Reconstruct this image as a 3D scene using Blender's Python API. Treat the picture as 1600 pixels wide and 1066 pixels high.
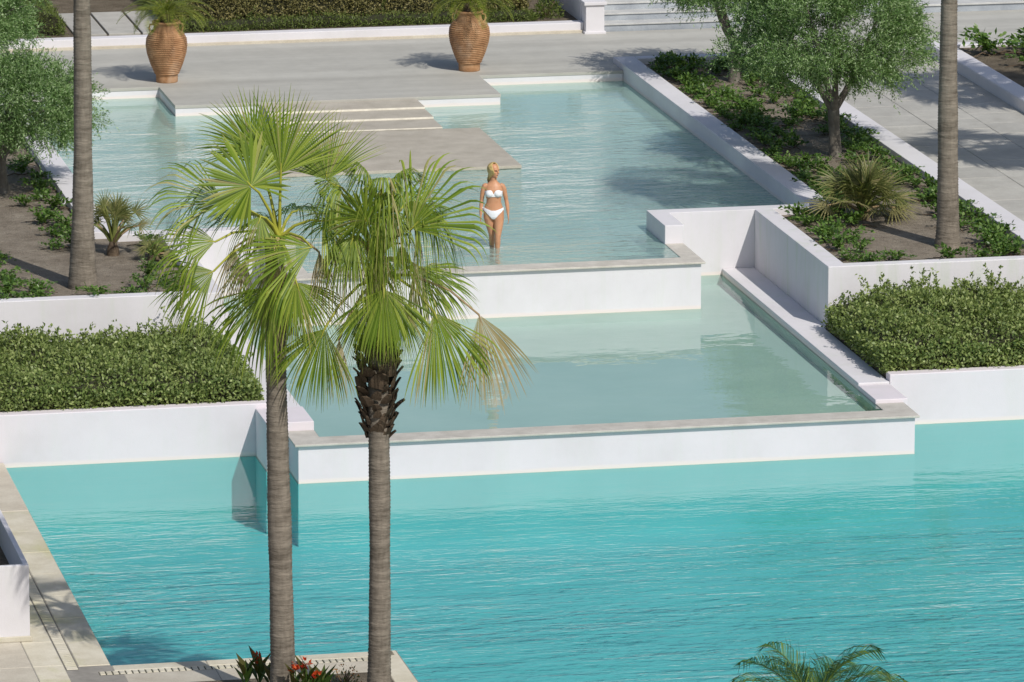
import bpy, bmesh, math, random
import numpy as np
from mathutils import Vector, Matrix, Euler

# ------------------------------------------------------------------ scene, camera, light
for o in list(bpy.data.objects):
    bpy.data.objects.remove(o, do_unlink=True)
scene = bpy.context.scene
COL = scene.collection
R = math.radians

cam_data = bpy.data.cameras.new("Camera")
cam_data.sensor_width = 36.0
cam_data.lens = 211.16
cam_data.clip_start = 1.0
cam_data.clip_end = 3000.0
camera = bpy.data.objects.new("Camera", cam_data)
COL.objects.link(camera)
camera.location = (-18.8433, -93.9181, 19.4782)
camera.rotation_euler = (R(90 - 12.384), 0, R(-11.682))
scene.camera = camera

SUN_TRAVEL = Vector((-0.342, 0.90, -1.0)).normalized()
world = bpy.data.worlds.new("World")
scene.world = world
world.use_nodes = True
wn = world.node_tree
wn.nodes.clear()
sky = wn.nodes.new("ShaderNodeTexSky")
sky.sky_type = 'NISHITA'
sky.sun_disc = False
sky.sun_elevation = math.asin(-SUN_TRAVEL.z)
sky.sun_rotation = math.atan2(-SUN_TRAVEL.x, -SUN_TRAVEL.y)
sky.air_density = 1.0
sky.dust_density = 1.5
sky.ozone_density = 1.2
bg = wn.nodes.new("ShaderNodeBackground")
bg.inputs['Strength'].default_value = 0.10
wo = wn.nodes.new("ShaderNodeOutputWorld")
wn.links.new(sky.outputs['Color'], bg.inputs['Color'])
wn.links.new(bg.outputs['Background'], wo.inputs['Surface'])

sun_data = bpy.data.lights.new("Sun", 'SUN')
sun_data.energy = 3.7
sun_data.angle = R(0.53)
sun_data.color = (1.0, 0.965, 0.905)
sun = bpy.data.objects.new("Sun", sun_data)
COL.objects.link(sun)
sun.rotation_euler = SUN_TRAVEL.to_track_quat('-Z', 'Y').to_euler()
sun.location = (10, -40, 40)

scene.view_settings.view_transform = 'Standard'
scene.view_settings.look = 'None'
scene.view_settings.exposure = -0.10
scene.view_settings.gamma = 1.0
scene.view_settings.use_curve_mapping = False
scene.render.engine = 'CYCLES'
scene.cycles.max_bounces = 6
scene.cycles.transparent_max_bounces = 12

# ------------------------------------------------------------------ helpers
def tag(o, label=None, cat=None, group=None, kind=None):
    if label: o["label"] = label
    if cat: o["category"] = cat
    if group: o["group"] = group
    if kind: o["kind"] = kind
    return o

def empty(name, loc, label=None, cat=None, group=None, rz=0.0):
    o = bpy.data.objects.new(name, None)
    o.empty_display_size = 0.2
    COL.objects.link(o)
    o.location = loc
    o.rotation_euler = (0, 0, rz)
    return tag(o, label, cat, group)

def link(name, me, mat=None, parent=None, loc=None, rot=None, scale=None):
    o = bpy.data.objects.new(name, me)
    COL.objects.link(o)
    if mat is not None and len(me.materials) == 0:
        me.materials.append(mat)
    if parent is not None: o.parent = parent
    if loc is not None: o.location = loc
    if rot is not None: o.rotation_euler = rot
    if scale is not None: o.scale = scale if hasattr(scale, '__len__') else (scale,) * 3
    return o

def mesh_np(name, verts, faces, smooth=False):
    """verts (n,3), faces (m,k) with constant k -> mesh"""
    verts = np.asarray(verts, dtype=np.float32)
    faces = np.asarray(faces, dtype=np.int32)
    m, k = faces.shape
    me = bpy.data.meshes.new(name)
    me.vertices.add(len(verts))
    me.vertices.foreach_set('co', verts.ravel())
    me.loops.add(m * k)
    me.loops.foreach_set('vertex_index', faces.ravel())
    me.polygons.add(m)
    me.polygons.foreach_set('loop_start', np.arange(0, m * k, k, dtype=np.int32))
    me.polygons.foreach_set('loop_total', np.full(m, k, dtype=np.int32))
    if smooth:
        me.polygons.foreach_set('use_smooth', np.ones(m, dtype=bool))
    me.update(calc_edges=True)
    return me

def mesh_py(name, verts, faces, smooth=False):
    me = bpy.data.meshes.new(name)
    me.from_pydata([tuple(v) for v in verts], [], faces)
    if smooth:
        for p in me.polygons: p.use_smooth = True
    me.update()
    return me

class MB:
    """collects boxes / prisms into one mesh"""
    def __init__(self): self.v = []; self.f = []
    def box(self, x0, x1, y0, y1, z0, z1):
        x0, x1 = min(x0, x1), max(x0, x1)
        b = len(self.v)
        self.v += [(x0,y0,z0),(x1,y0,z0),(x1,y1,z0),(x0,y1,z0),(x0,y0,z1),(x1,y0,z1),(x1,y1,z1),(x0,y1,z1)]
        self.f += [(b,b+3,b+2,b+1),(b+4,b+5,b+6,b+7),(b,b+1,b+5,b+4),(b+1,b+2,b+6,b+5),(b+2,b+3,b+7,b+6),(b+3,b,b+4,b+7)]
        return self
    def prism(self, poly, z0, z1):
        b = len(self.v); n = len(poly)
        self.v += [(x, y, z0) for x, y in poly] + [(x, y, z1) for x, y in poly]
        self.f.append(tuple(b + i for i in reversed(range(n))))
        self.f.append(tuple(b + n + i for i in range(n)))
        for i in range(n):
            j = (i + 1) % n
            self.f.append((b+i, b+j, b+n+j, b+n+i))
        return self
    def build(self, name, mat, parent=None, bevel=0.0):
        me = mesh_py(name, self.v, self.f)
        o = link(name, me, mat, parent)
        if bevel:
            m = o.modifiers.new('bevel', 'BEVEL'); m.width = bevel; m.segments = 2; m.limit_method = 'ANGLE'
        return o

def ccw(poly, s):
    """mirror a polygon in x for s = -1, keeping it counter-clockwise"""
    return poly if s > 0 else [(-x, y) for x, y in reversed(poly)]

def lathe(profile, n=32, name='lathe', smooth=True):
    v = []; f = []
    for r, z in profile:
        for i in range(n):
            a = 2 * math.pi * i / n
            v.append((r * math.cos(a), r * math.sin(a), z))
    for k in range(len(profile) - 1):
        for i in range(n):
            j = (i + 1) % n
            f.append((k*n+i, k*n+j, (k+1)*n+j, (k+1)*n+i))
    return mesh_py(name, v, f, smooth)

def tube_arrays(pts, radii, n=8, cap=True):
    """tube along points -> (verts, quads)"""
    pts = [Vector(p) for p in pts]
    v = []; f = []
    up = Vector((0.13, 0.21, 1)).normalized()
    for i, p in enumerate(pts):
        t = (pts[min(i+1, len(pts)-1)] - pts[max(i-1, 0)]).normalized()
        a = t.cross(up)
        if a.length < 0.05: a = t.cross(Vector((1, 0, 0)))
        a.normalize(); b = t.cross(a).normalized()
        for k in range(n):
            ang = 2 * math.pi * k / n
            v.append(p + (a * math.cos(ang) + b * math.sin(ang)) * radii[i])
    for i in range(len(pts) - 1):
        for k in range(n):
            j = (k + 1) % n
            f.append((i*n+k, i*n+j, (i+1)*n+j, (i+1)*n+k))
    return v, f

class Geo:
    """collects tubes and polygons with arbitrary faces"""
    def __init__(self): self.v = []; self.f = []
    def add(self, v, f):
        b = len(self.v); self.v += [tuple(p) for p in v]
        self.f += [tuple(b + i for i in q) for q in f]
    def tube(self, pts, radii, n=8): self.add(*tube_arrays(pts, radii, n))
    def mesh(self, name, smooth=True): return mesh_py(name, self.v, self.f, smooth)

# ------------------------------------------------------------------ materials
def new_mat(name):
    m = bpy.data.materials.new(name); m.use_nodes = True
    nt = m.node_tree; nt.nodes.clear()
    out = nt.nodes.new('ShaderNodeOutputMaterial')
    return m, nt, out

def node(nt, t, **kw):
    n = nt.nodes.new(t)
    for k, v in kw.items():
        if k.startswith('i_'):
            n.inputs[k[2:].replace('_', ' ')].default_value = v
        else: setattr(n, k, v)
    return n

def rgba(c): return (c[0], c[1], c[2], 1.0)

def ramp(nt, fac, stops):
    r = nt.nodes.new('ShaderNodeValToRGB')
    e = r.color_ramp.elements
    e[0].position, e[0].color = stops[0][0], rgba(stops[0][1])
    e[1].position, e[1].color = stops[-1][0], rgba(stops[-1][1])
    for p, c in stops[1:-1]:
        x = e.new(p); x.color = rgba(c)
    nt.links.new(fac, r.inputs['Fac'])
    return r.outputs['Color']

def noise(nt, scale, detail=4, rough=0.55, vec=None, dist=0.0):
    n = nt.nodes.new('ShaderNodeTexNoise')
    n.inputs['Scale'].default_value = scale
    n.inputs['Detail'].default_value = detail
    n.inputs['Roughness'].default_value = rough
    n.inputs['Distortion'].default_value = dist
    if vec is not None: nt.links.new(vec, n.inputs['Vector'])
    return n.outputs['Fac']

def pos_vec(nt, scale=(1, 1, 1), obj=False):
    if obj:
        src = nt.nodes.new('ShaderNodeTexCoord').outputs['Object']
    else:
        src = nt.nodes.new('ShaderNodeNewGeometry').outputs['Position']
    mp = nt.nodes.new('ShaderNodeMapping')
    mp.inputs['Scale'].default_value = scale
    nt.links.new(src, mp.inputs['Vector'])
    return mp.outputs['Vector']

def mixc(nt, fac, a, b, blend='MIX'):
    m = nt.nodes.new('ShaderNodeMix'); m.data_type = 'RGBA'; m.blend_type = blend
    if isinstance(fac, (int, float)): m.inputs[0].default_value = fac
    else: nt.links.new(fac, m.inputs[0])
    for s, val in ((6, a), (7, b)):
        if isinstance(val, tuple): m.inputs[s].default_value = rgba(val)
        else: nt.links.new(val, m.inputs[s])
    return m.outputs[2]

def mathn(nt, op, a, b=None, clamp=False):
    m = nt.nodes.new('ShaderNodeMath'); m.operation = op; m.use_clamp = clamp
    for i, val in enumerate((a, b)):
        if val is None: continue
        if isinstance(val, (int, float)): m.inputs[i].default_value = val
        else: nt.links.new(val, m.inputs[i])
    return m.outputs[0]

def principled(nt, out, color, rough=0.8, spec=0.3, bump=None, bump_dist=0.01, bump_str=0.6):
    p = nt.nodes.new('ShaderNodeBsdfPrincipled')
    if isinstance(color, tuple): p.inputs['Base Color'].default_value = rgba(color)
    else: nt.links.new(color, p.inputs['Base Color'])
    if isinstance(rough, (int, float)): p.inputs['Roughness'].default_value = rough
    else: nt.links.new(rough, p.inputs['Roughness'])
    p.inputs['Specular IOR Level'].default_value = spec
    if bump is not None:
        b = nt.nodes.new('ShaderNodeBump')
        b.inputs['Distance'].default_value = bump_dist
        b.inputs['Strength'].default_value = bump_str
        nt.links.new(bump, b.inputs['Height'])
        nt.links.new(b.outputs['Normal'], p.inputs['Normal'])
    nt.links.new(p.outputs['BSDF'], out.inputs['Surface'])
    return p

def smooth_band(nt, z, z0, z1):
    """1 below z0, 0 above z1"""
    m = nt.nodes.new('ShaderNodeMapRange'); m.interpolation_type = 'SMOOTHSTEP'
    m.inputs['From Min'].default_value = z0; m.inputs['From Max'].default_value = z1
    m.inputs['To Min'].default_value = 1.0; m.inputs['To Max'].default_value = 0.0
    nt.links.new(z, m.inputs['Value'])
    return m.outputs['Result']

def mat_plaster(name, water_z, algae=0.25, tint=(1.0, 1.0, 1.0)):
    """white painted render; a faint pink-beige tide mark above the water line, weathering streaks"""
    m, nt, out = new_mat(name)
    g = nt.nodes.new('ShaderNodeNewGeometry')
    sep = nt.nodes.new('ShaderNodeSeparateXYZ'); nt.links.new(g.outputs['Position'], sep.inputs[0])
    big = noise(nt, 0.9, 5, 0.6)
    v = pos_vec(nt)
    nt.links.new(v, big.node.inputs['Vector'])
    col = ramp(nt, big, [(0.3, (0.635, 0.61, 0.62)), (0.5, (0.68, 0.655, 0.67)), (0.7, (0.705, 0.68, 0.695))])
    col = mixc(nt, 1.0, col, tint, 'MULTIPLY')
    st = noise(nt, 1.0, 6, 0.65, pos_vec(nt, (5, 5, 0.6)))
    stm = ramp(nt, st, [(0.5, (0, 0, 0)), (0.72, (1, 1, 1))])
    col = mixc(nt, mathn(nt, 'MULTIPLY', stm, algae), col, (0.56, 0.60, 0.50))
    fine = noise(nt, 14, 3, 0.6, v)
    col = mixc(nt, mathn(nt, 'MULTIPLY', ramp(nt, fine, [(0.55, (0, 0, 0)), (0.8, (1, 1, 1))]), 0.18), col, (0.60, 0.58, 0.54))
    wob = mathn(nt, 'ADD', sep.outputs['Z'], mathn(nt, 'MULTIPLY', mathn(nt, 'SUBTRACT', big, 0.5), 0.06))
    tide = smooth_band(nt, wob, water_z + 0.035, water_z + 0.075)
    col = mixc(nt, mathn(nt, 'MULTIPLY', tide, 0.75), col, (0.76, 0.66, 0.62))
    scum = smooth_band(nt, wob, water_z + 0.008, water_z + 0.022)
    col = mixc(nt, mathn(nt, 'MULTIPLY', scum, 0.4), col, (0.78, 0.76, 0.62))
    bmp = noise(nt, 60, 4, 0.6, v)
    principled(nt, out, col, 0.75, 0.25, bmp, 0.004, 0.5)
    return m

def mat_stone(name, c0, c1, scale=3.0, stain=(0.35, 0.33, 0.27), stain_amt=0.35, rough=0.75):
    m, nt, out = new_mat(name)
    v = pos_vec(nt)
    n1 = noise(nt, scale, 8, 0.65, v)
    col = ramp(nt, n1, [(0.32, c0), (0.68, c1)])
    n2 = noise(nt, scale * 0.35, 4, 0.6, v, 0.6)
    col = mixc(nt, mathn(nt, 'MULTIPLY', ramp(nt, n2, [(0.52, (0, 0, 0)), (0.68, (1, 1, 1))]), stain_amt), col, stain)
    n3 = noise(nt, 70, 3, 0.7, v)
    col = mixc(nt, 0.16, col, ramp(nt, n3, [(0.3, (0.1, 0.1, 0.1)), (0.7, (0.95, 0.95, 0.95))]), 'OVERLAY')
    oi = nt.nodes.new('ShaderNodeObjectInfo')
    var = ramp(nt, oi.outputs['Random'], [(0.0, (0.90, 0.90, 0.90)), (1.0, (1.06, 1.05, 1.03))])
    col = mixc(nt, 1.0, col, var, 'MULTIPLY')
    principled(nt, out, col, rough, 0.3, n3, 0.004, 0.5)
    return m

def mat_deck(name):
    m, nt, out = new_mat(name)
    v = pos_vec(nt)
    band = noise(nt, 1.0, 4, 0.55, pos_vec(nt, (0.05, 1.3, 1)))
    col = ramp(nt, band, [(0.3, (0.385, 0.37, 0.33)), (0.5, (0.435, 0.42, 0.375)), (0.7, (0.50, 0.485, 0.435))])
    n1 = noise(nt, 2.2, 8, 0.68, v)
    col = mixc(nt, 0.14, col, ramp(nt, n1, [(0.3, (0.25, 0.25, 0.24)), (0.7, (0.78, 0.78, 0.77))]), 'OVERLAY')
    n4 = noise(nt, 1.0, 5, 0.7, pos_vec(nt, (9, 0.9, 1)))
    col = mixc(nt, mathn(nt, 'MULTIPLY', ramp(nt, n4, [(0.62, (0, 0, 0)), (0.75, (1, 1, 1))]), 0.3), col, (0.36, 0.34, 0.30))
    n3 = noise(nt, 60, 3, 0.7, v)
    principled(nt, out, col, 0.7, 0.3, n3, 0.003, 0.4)
    return m

def mat_soil(name, c0=(0.13, 0.105, 0.075), c1=(0.27, 0.225, 0.165)):
    m, nt, out = new_mat(name)
    v = pos_vec(nt)
    n1 = noise(nt, 2.5, 8, 0.7, v)
    n2 = noise(nt, 45, 4, 0.75, v)
    col = ramp(nt, n1, [(0.3, c0), (0.7, c1)])
    col = mixc(nt, 0.5, col, ramp(nt, n2, [(0.3, (0.15, 0.15, 0.15)), (0.75, (0.85, 0.85, 0.85))]), 'OVERLAY')
    n5 = noise(nt, 9, 5, 0.7, v)
    principled(nt, out, mixc(nt, mathn(nt, 'MULTIPLY', ramp(nt, n5, [(0.56, (0, 0, 0)), (0.68, (1, 1, 1))]), .5), col, (0.15, 0.115, 0.08)), 0.95, 0.1, mathn(nt, 'ADD', n2, mathn(nt, 'MULTIPLY', n5, 1.5)), 0.04, 1.0)
    return m

def mat_basin(name, c0, c1):
    m, nt, out = new_mat(name)
    n1 = noise(nt, 0.7, 4, 0.6, pos_vec(nt))
    principled(nt, out, ramp(nt, n1, [(0.3, c0), (0.7, c1)]), 0.8, 0.1)
    return m

def mat_water(name, tint, bump_dist, scales, stretch=(1, 1, 1), calm=None, rough=0.015, milk=0.0, milk_col=(0.45, 0.58, 0.56)):
    """clear water: Fresnel mix of mirror reflection and tinted straight transmission; ripples by bump"""
    m, nt, out = new_mat(name)
    v = pos_vec(nt, stretch)
    h = None
    for sc, w, det, sx in scales:
        n = mathn(nt, 'MULTIPLY', noise(nt, sc, det, 0.55, pos_vec(nt, (stretch[0] * sx, stretch[1], 1)), 0.3), w)
        h = n if h is None else mathn(nt, 'ADD', h, n)
    # wind patches: ripples stronger in some places than others
    patch = noise(nt, 0.22, 3, 0.5, pos_vec(nt, (0.6, 1.0, 1)))
    amp = ramp(nt, patch, [(0.36, (0.35, 0.35, 0.35)), (0.62, (1, 1, 1))])
    if calm is not None:          # sheltered water below the walls lies calmer
        g = nt.nodes.new('ShaderNodeNewGeometry')
        sp = nt.nodes.new('ShaderNodeSeparateXYZ'); nt.links.new(g.outputs['Position'], sp.inputs[0])
        mr = nt.nodes.new('ShaderNodeMapRange'); mr.interpolation_type = 'SMOOTHSTEP'
        mr.inputs['From Min'].default_value = calm[0]; mr.inputs['From Max'].default_value = calm[1]
        mr.inputs['To Min'].default_value = 1.0; mr.inputs['To Max'].default_value = calm[2]
        nt.links.new(sp.outputs['Y'], mr.inputs['Value'])
        amp = mathn(nt, 'MULTIPLY', amp, mr.outputs['Result'])
    h = mathn(nt, 'MULTIPLY', h, amp)
    b = nt.nodes.new('ShaderNodeBump')
    b.inputs['Distance'].default_value = bump_dist
    b.inputs['Strength'].default_value = 1.0
    nt.links.new(h, b.inputs['Height'])
    fr = nt.nodes.new('ShaderNodeFresnel'); fr.inputs['IOR'].default_value = 1.36
    nt.links.new(b.outputs['Normal'], fr.inputs['Normal'])
    gl = nt.nodes.new('ShaderNodeBsdfGlossy'); gl.inputs['Roughness'].default_value = rough
    gl.inputs['Color'].default_value = (1, 1, 1, 1)
    nt.links.new(b.outputs['Normal'], gl.inputs['Normal'])
    tr = nt.nodes.new('ShaderNodeBsdfTransparent'); tr.inputs['Color'].default_value = rgba(tint)
    mx = nt.nodes.new('ShaderNodeMixShader')
    nt.links.new(fr.outputs['Fac'], mx.inputs['Fac'])
    body = tr.outputs['BSDF']
    if milk > 0:                  # pale diffuse share stands in for light scattered in the water, veils what lies below
        df = nt.nodes.new('ShaderNodeBsdfDiffuse'); df.inputs['Color'].default_value = rgba(milk_col)
        m2 = nt.nodes.new('ShaderNodeMixShader'); m2.inputs['Fac'].default_value = milk
        nt.links.new(body, m2.inputs[1]); nt.links.new(df.outputs['BSDF'], m2.inputs[2])
        body = m2.outputs['Shader']
    nt.links.new(body, mx.inputs[1]); nt.links.new(gl.outputs['BSDF'], mx.inputs[2])
    nt.links.new(mx.outputs['Shader'], out.inputs['Surface'])
    return m

def mat_leaf(name, cols, transl=0.35, rough=0.5, dry=None, spec=0.35, clump=None):
    """cols: ramp stops over a per-leaf random value; dry: colour mixed in by the 'dry' attribute"""
    m, nt, out = new_mat(name)
    g = nt.nodes.new('ShaderNodeNewGeometry')
    fac = g.outputs['Random Per Island']
    if clump:
        n = noise(nt, clump, 3, 0.5, pos_vec(nt))
        fac = mathn(nt, 'ADD', mathn(nt, 'MULTIPLY', fac, 0.6), mathn(nt, 'MULTIPLY', n, 0.42), True)
    col = ramp(nt, fac, cols)
    if dry is not None:
        at = nt.nodes.new('ShaderNodeAttribute'); at.attribute_name = 'dry'
        col = mixc(nt, at.outputs['Fac'], col, dry)
    p = nt.nodes.new('ShaderNodeBsdfPrincipled')
    nt.links.new(col, p.inputs['Base Color'])
    p.inputs['Roughness'].default_value = rough
    p.inputs['Specular IOR Level'].default_value = spec
    t = nt.nodes.new('ShaderNodeBsdfTranslucent')
    nt.links.new(mixc(nt, 1.0, col, (1.15, 1.25, 0.55), 'MULTIPLY'), t.inputs['Color'])
    mx = nt.nodes.new('ShaderNodeMixShader'); mx.inputs['Fac'].default_value = transl
    nt.links.new(p.outputs['BSDF'], mx.inputs[1]); nt.links.new(t.outputs['BSDF'], mx.inputs[2])
    nt.links.new(mx.outputs['Shader'], out.inputs['Surface'])
    return m

def mat_bark(name, c0, c1, ring=18.0, ringamt=0.6):
    m, nt, out = new_mat(name)
    v = pos_vec(nt, (1, 1, 1), True)
    rn = noise(nt, 1.0, 5, 0.7, pos_vec(nt, (3, 3, ring), True), 0.2)
    n2 = noise(nt, 2.2, 5, 0.65, v)
    n3 = noise(nt, 1.0, 3, 0.6, pos_vec(nt, (24, 24, 5), True))
    f = mathn(nt, 'ADD', mathn(nt, 'MULTIPLY', rn, ringamt), mathn(nt, 'ADD', mathn(nt, 'MULTIPLY', n2, 0.3), mathn(nt, 'MULTIPLY', n3, 0.25)))
    col = ramp(nt, f, [(0.38, c0), (0.72, c1)])
    principled(nt, out, col, 0.92, 0.12, rn, 0.03, 0.8)
    return m

def mat_plain(name, c, rough=0.6, spec=0.3, nscale=6.0, var=0.15):
    m, nt, out = new_mat(name)
    n = noise(nt, nscale, 5, 0.6, pos_vec(nt, (1, 1, 1), True))
    lo = tuple(max(0, x * (1 - var)) for x in c); hi = tuple(min(1, x * (1 + var)) for x in c)
    principled(nt, out, ramp(nt, n, [(0.3, lo), (0.7, hi)]), rough, spec, n, 0.004, 0.3)
    return m

Z_UP, Z_LOW, Z_MAIN = 0.0, -0.77, -1.35
DECK = 0.20
M = {}
M['white_up'] = mat_plaster('white_plaster_upper', Z_UP, 0.15)
M['white_low'] = mat_plaster('white_plaster_lower', Z_LOW, 0.30)
M['white_main'] = mat_plaster('white_plaster_main', Z_MAIN, 0.15, (1.0, 0.955, 0.97))
M['white_dry'] = mat_plaster('white_plaster_dry', 0.13, 0.15)
M['white_box'] = mat_plaster('white_plaster_box', -1.30, 0.2)
M['white_algae'] = mat_plaster('white_plaster_streaked', Z_LOW, 0.75)
M['coping'] = mat_stone('pale_stone_coping', (0.47, 0.44, 0.39), (0.60, 0.565, 0.505), 4.0)
M['deck'] = mat_deck('terrace_stone')
M['tread'] = mat_stone('warm_stone', (0.40, 0.36, 0.295), (0.51, 0.465, 0.39), 2.5, (0.33, 0.29, 0.23), 0.25)
M['sunlit_riser'] = mat_plain('sunlit_riser_tone', (0.74, 0.70, 0.60), 0.8)  # pale tone carries the sunlight falling on the riser faces
M['slab'] = mat_stone('path_slab', (0.39, 0.375, 0.34), (0.48, 0.465, 0.425), 3.0, (0.38, 0.36, 0.33), 0.3)
M['joint'] = mat_plain('joint_mortar', (0.27, 0.25, 0.22), 0.95)
M['path_joint'] = mat_plain('path_joint', (0.33, 0.315, 0.28), 0.95)
M['limestone'] = mat_stone('yellowed_limestone', (0.52, 0.47, 0.36), (0.66, 0.61, 0.50), 2.5, (0.46, 0.44, 0.24), 0.7)
M['paver'] = mat_stone('beige_paver', (0.46, 0.41, 0.33), (0.58, 0.53, 0.44), 2.5, (0.40, 0.35, 0.27), 0.4)
M['greystep'] = mat_stone('blue_grey_step', (0.30, 0.33, 0.37), (0.42, 0.45, 0.48), 3.0, (0.22, 0.24, 0.27), 0.4)
M['palestep'] = mat_stone('pale_grey_tread', (0.48, 0.48, 0.47), (0.60, 0.60, 0.58), 3.0, (0.35, 0.35, 0.35), 0.3)
M['core'] = mat_plain('shade_fill', (0.035, 0.035, 0.018), 0.95)  # dark tone standing in for shade inside hedges and below grate bars
M['soil'] = mat_soil('bed_soil')
M['dry_soil'] = mat_soil('dry_bed_soil', (0.23, 0.19, 0.145), (0.42, 0.36, 0.285))
M['basin_main'] = mat_basin('turquoise_pool_lining', (0.095, 0.475, 0.475), (0.112, 0.52, 0.515))
M['basin_up'] = mat_basin('pale_aqua_lining', (0.42, 0.62, 0.55), (0.50, 0.68, 0.62))
M['basin_low'] = mat_basin('pale_green_lining', (0.34, 0.48, 0.435), (0.39, 0.52, 0.475))
M['water_main'] = mat_water('pool_water_turquoise', (0.93, 0.99, 0.99), 0.055, [(1.2, 0.5, 2, .8), (4.2, 0.50, 3, 1.0), (9.5, 0.24, 3, 2.2)], (0.24, 1.0, 1), (-12.6, -10.2, 0.10))
M['water_up'] = mat_water('pool_water_upper', (0.95, 0.99, 0.985), 0.085, [(1.4, 0.8, 2, 1), (4.2, 0.65, 3, 1), (10, 0.26, 3, 1.8)], (0.36, 1.0, 1), (9.0, 13.0, 0.12), milk=0.50, milk_col=(0.44, 0.62, 0.56))
M['water_low'] = mat_water('pool_water_lower', (0.95, 0.99, 0.985), 0.017, [(1.1, 0.8, 2, 1), (3.5, 0.35, 2, 1)], (0.6, 1.0, 1))
M['ground'] = mat_soil('far_ground', (0.16, 0.15, 0.10), (0.28, 0.25, 0.17))

# ------------------------------------------------------------------ ground, pools, water
g = MB()
g.v = [(-1500, -1500, -3.4), (1500, -1500, -3.4), (1500, 1500, -3.4), (-1500, 1500, -3.4)]
g.f = [(0, 1, 2, 3)]
tag(g.build('ground', M['ground']), kind='structure')

def inset(poly, d):
    n = len(poly); res = []
    for i in range(n):
        p0, p1, p2 = Vector(poly[i-1]), Vector(poly[i]), Vector(poly[(i+1) % n])
        e1 = (p1 - p0).normalized(); e2 = (p2 - p1).normalized()
        n1 = Vector((-e1.y, e1.x)); n2 = Vector((-e2.y, e2.x))
        q = p1 + (n1 + n2) * d
        res.append((q.x, q.y))
    return res

def pool(name, poly, z, depth, basin, water):
    ins = inset(poly, 0.012)
    n = len(ins)
    v = [(x, y, z - depth) for x, y in ins] + [(x, y, z - 0.003) for x, y in ins]
    f = [tuple(range(n))] + [(i, n + i, n + (i+1) % n, (i+1) % n) for i in range(n)]
    tag(link(name + '_basin', mesh_py(name + '_basin', v, f), basin), kind='structure')
    out = inset(poly, -0.004)
    w = mesh_py(name + '_water', [(x, y, z) for x, y in out], [tuple(range(n))])
    tag(link(name + '_water', w, water), kind='structure')

main_poly = [(-8.75,-19.5),(-5.0,-19.5),(-5.0,-24),(18,-24),(18,-8.05),(4.77,-8.05),(4.77,-9.05),(4.65,-9.05),
             (4.65,-9.9),(-4.65,-9.9),(-4.65,-9.05),(-4.98,-9.05),(-4.98,-8.05),(-8.75,-8.05)]
low_poly = [(-4.27,-9.5),(4.27,-9.5),(4.27,.7),(3.3,.7),(3.3,-1.85),(-3.3,-1.85),(-3.3,.7),(-4.27,.7)]
up_poly = [(-3.05,-1.47),(3.05,-1.47),(3.05,1.0),(5.8,1.0),(5.8,14.9),(3.03,14.9),(3.03,12.88),(-3.03,12.88),
           (-3.03,14.9),(-5.8,14.9),(-5.8,1.0),(-3.05,1.0)]
pool('main_pool', main_poly, Z_MAIN, 0.95, M['basin_main'], M['water_main'])
pool('lower_pool', low_poly, Z_LOW, 0.16, M['basin_low'], M['water_low'])
pool('upper_pool', up_poly, Z_UP, 0.24, M['basin_up'], M['water_up'])

# ------------------------------------------------------------------ terrace, steps, platform
deck_poly = [(-3.03,12.88),(3.03,12.88),(3.03,14.9),(5.8,14.9),(5.8,15.8),(17.0,15.8),(17.0,19.3),(-17.0,19.3),(-17.0,15.8),(-5.8,15.8),(-5.8,14.9),(-3.03,14.9)]
t = MB().prism(deck_poly, DECK - 0.06, DECK).build('terrace', M['deck'], bevel=0.006); tag(t, kind='structure')
# white faces under the terrace edge, 1 cm back from its lip
MB().prism([(-3.02,12.89),(3.02,12.89),(3.02,14.91),(5.79,14.91),(5.79,15.7),(-5.79,15.7),(-5.79,14.91),(-3.02,14.91)], -0.5, DECK - 0.061).build('edge_wall', M['white_up'], t)
# thin shadow joint under the lip
st = empty('stone_stair', (0, 11.6, 0), 'wide shallow stone steps going down from the terrace to the pool platform', 'steps')
st.location = (0, 0, 0)
zs = [0.160, 0.122, 0.085]
ys = [12.875, 12.08, 11.25, 10.40]
for i, z in enumerate(zs):
    sp_ = MB().box(-1.45, 1.45, ys[i+1], ys[i] - 0.002, -0.5 , z).build('step', M['tread'], st, 0.004)
    zn = zs[i+1] if i < 2 else 0.058
    MB().box(-1.449, 1.449, ys[i+1] - 0.006, ys[i+1] - 0.001, zn + 0.001, z - 0.003).build('sunlit_riser', M['sunlit_riser'], sp_)  # thin plate over the riser, coloured paler for the sun on it
pf = empty('stone_platform', (0, 8.5, -0.3), 'flat beige stone platform standing low in the upper pool', 'platform')
pf.location = (0, 0, 0)
MB().box(-2.12, 2.12, 6.64, 10.38, 0.0, 0.055).build('top_slab', M['tread'], pf, 0.006)
MB().box(-2.10, 2.10, 6.66, 10.37, -0.5, 0.0).build('base', M['white_up'], pf)

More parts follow.
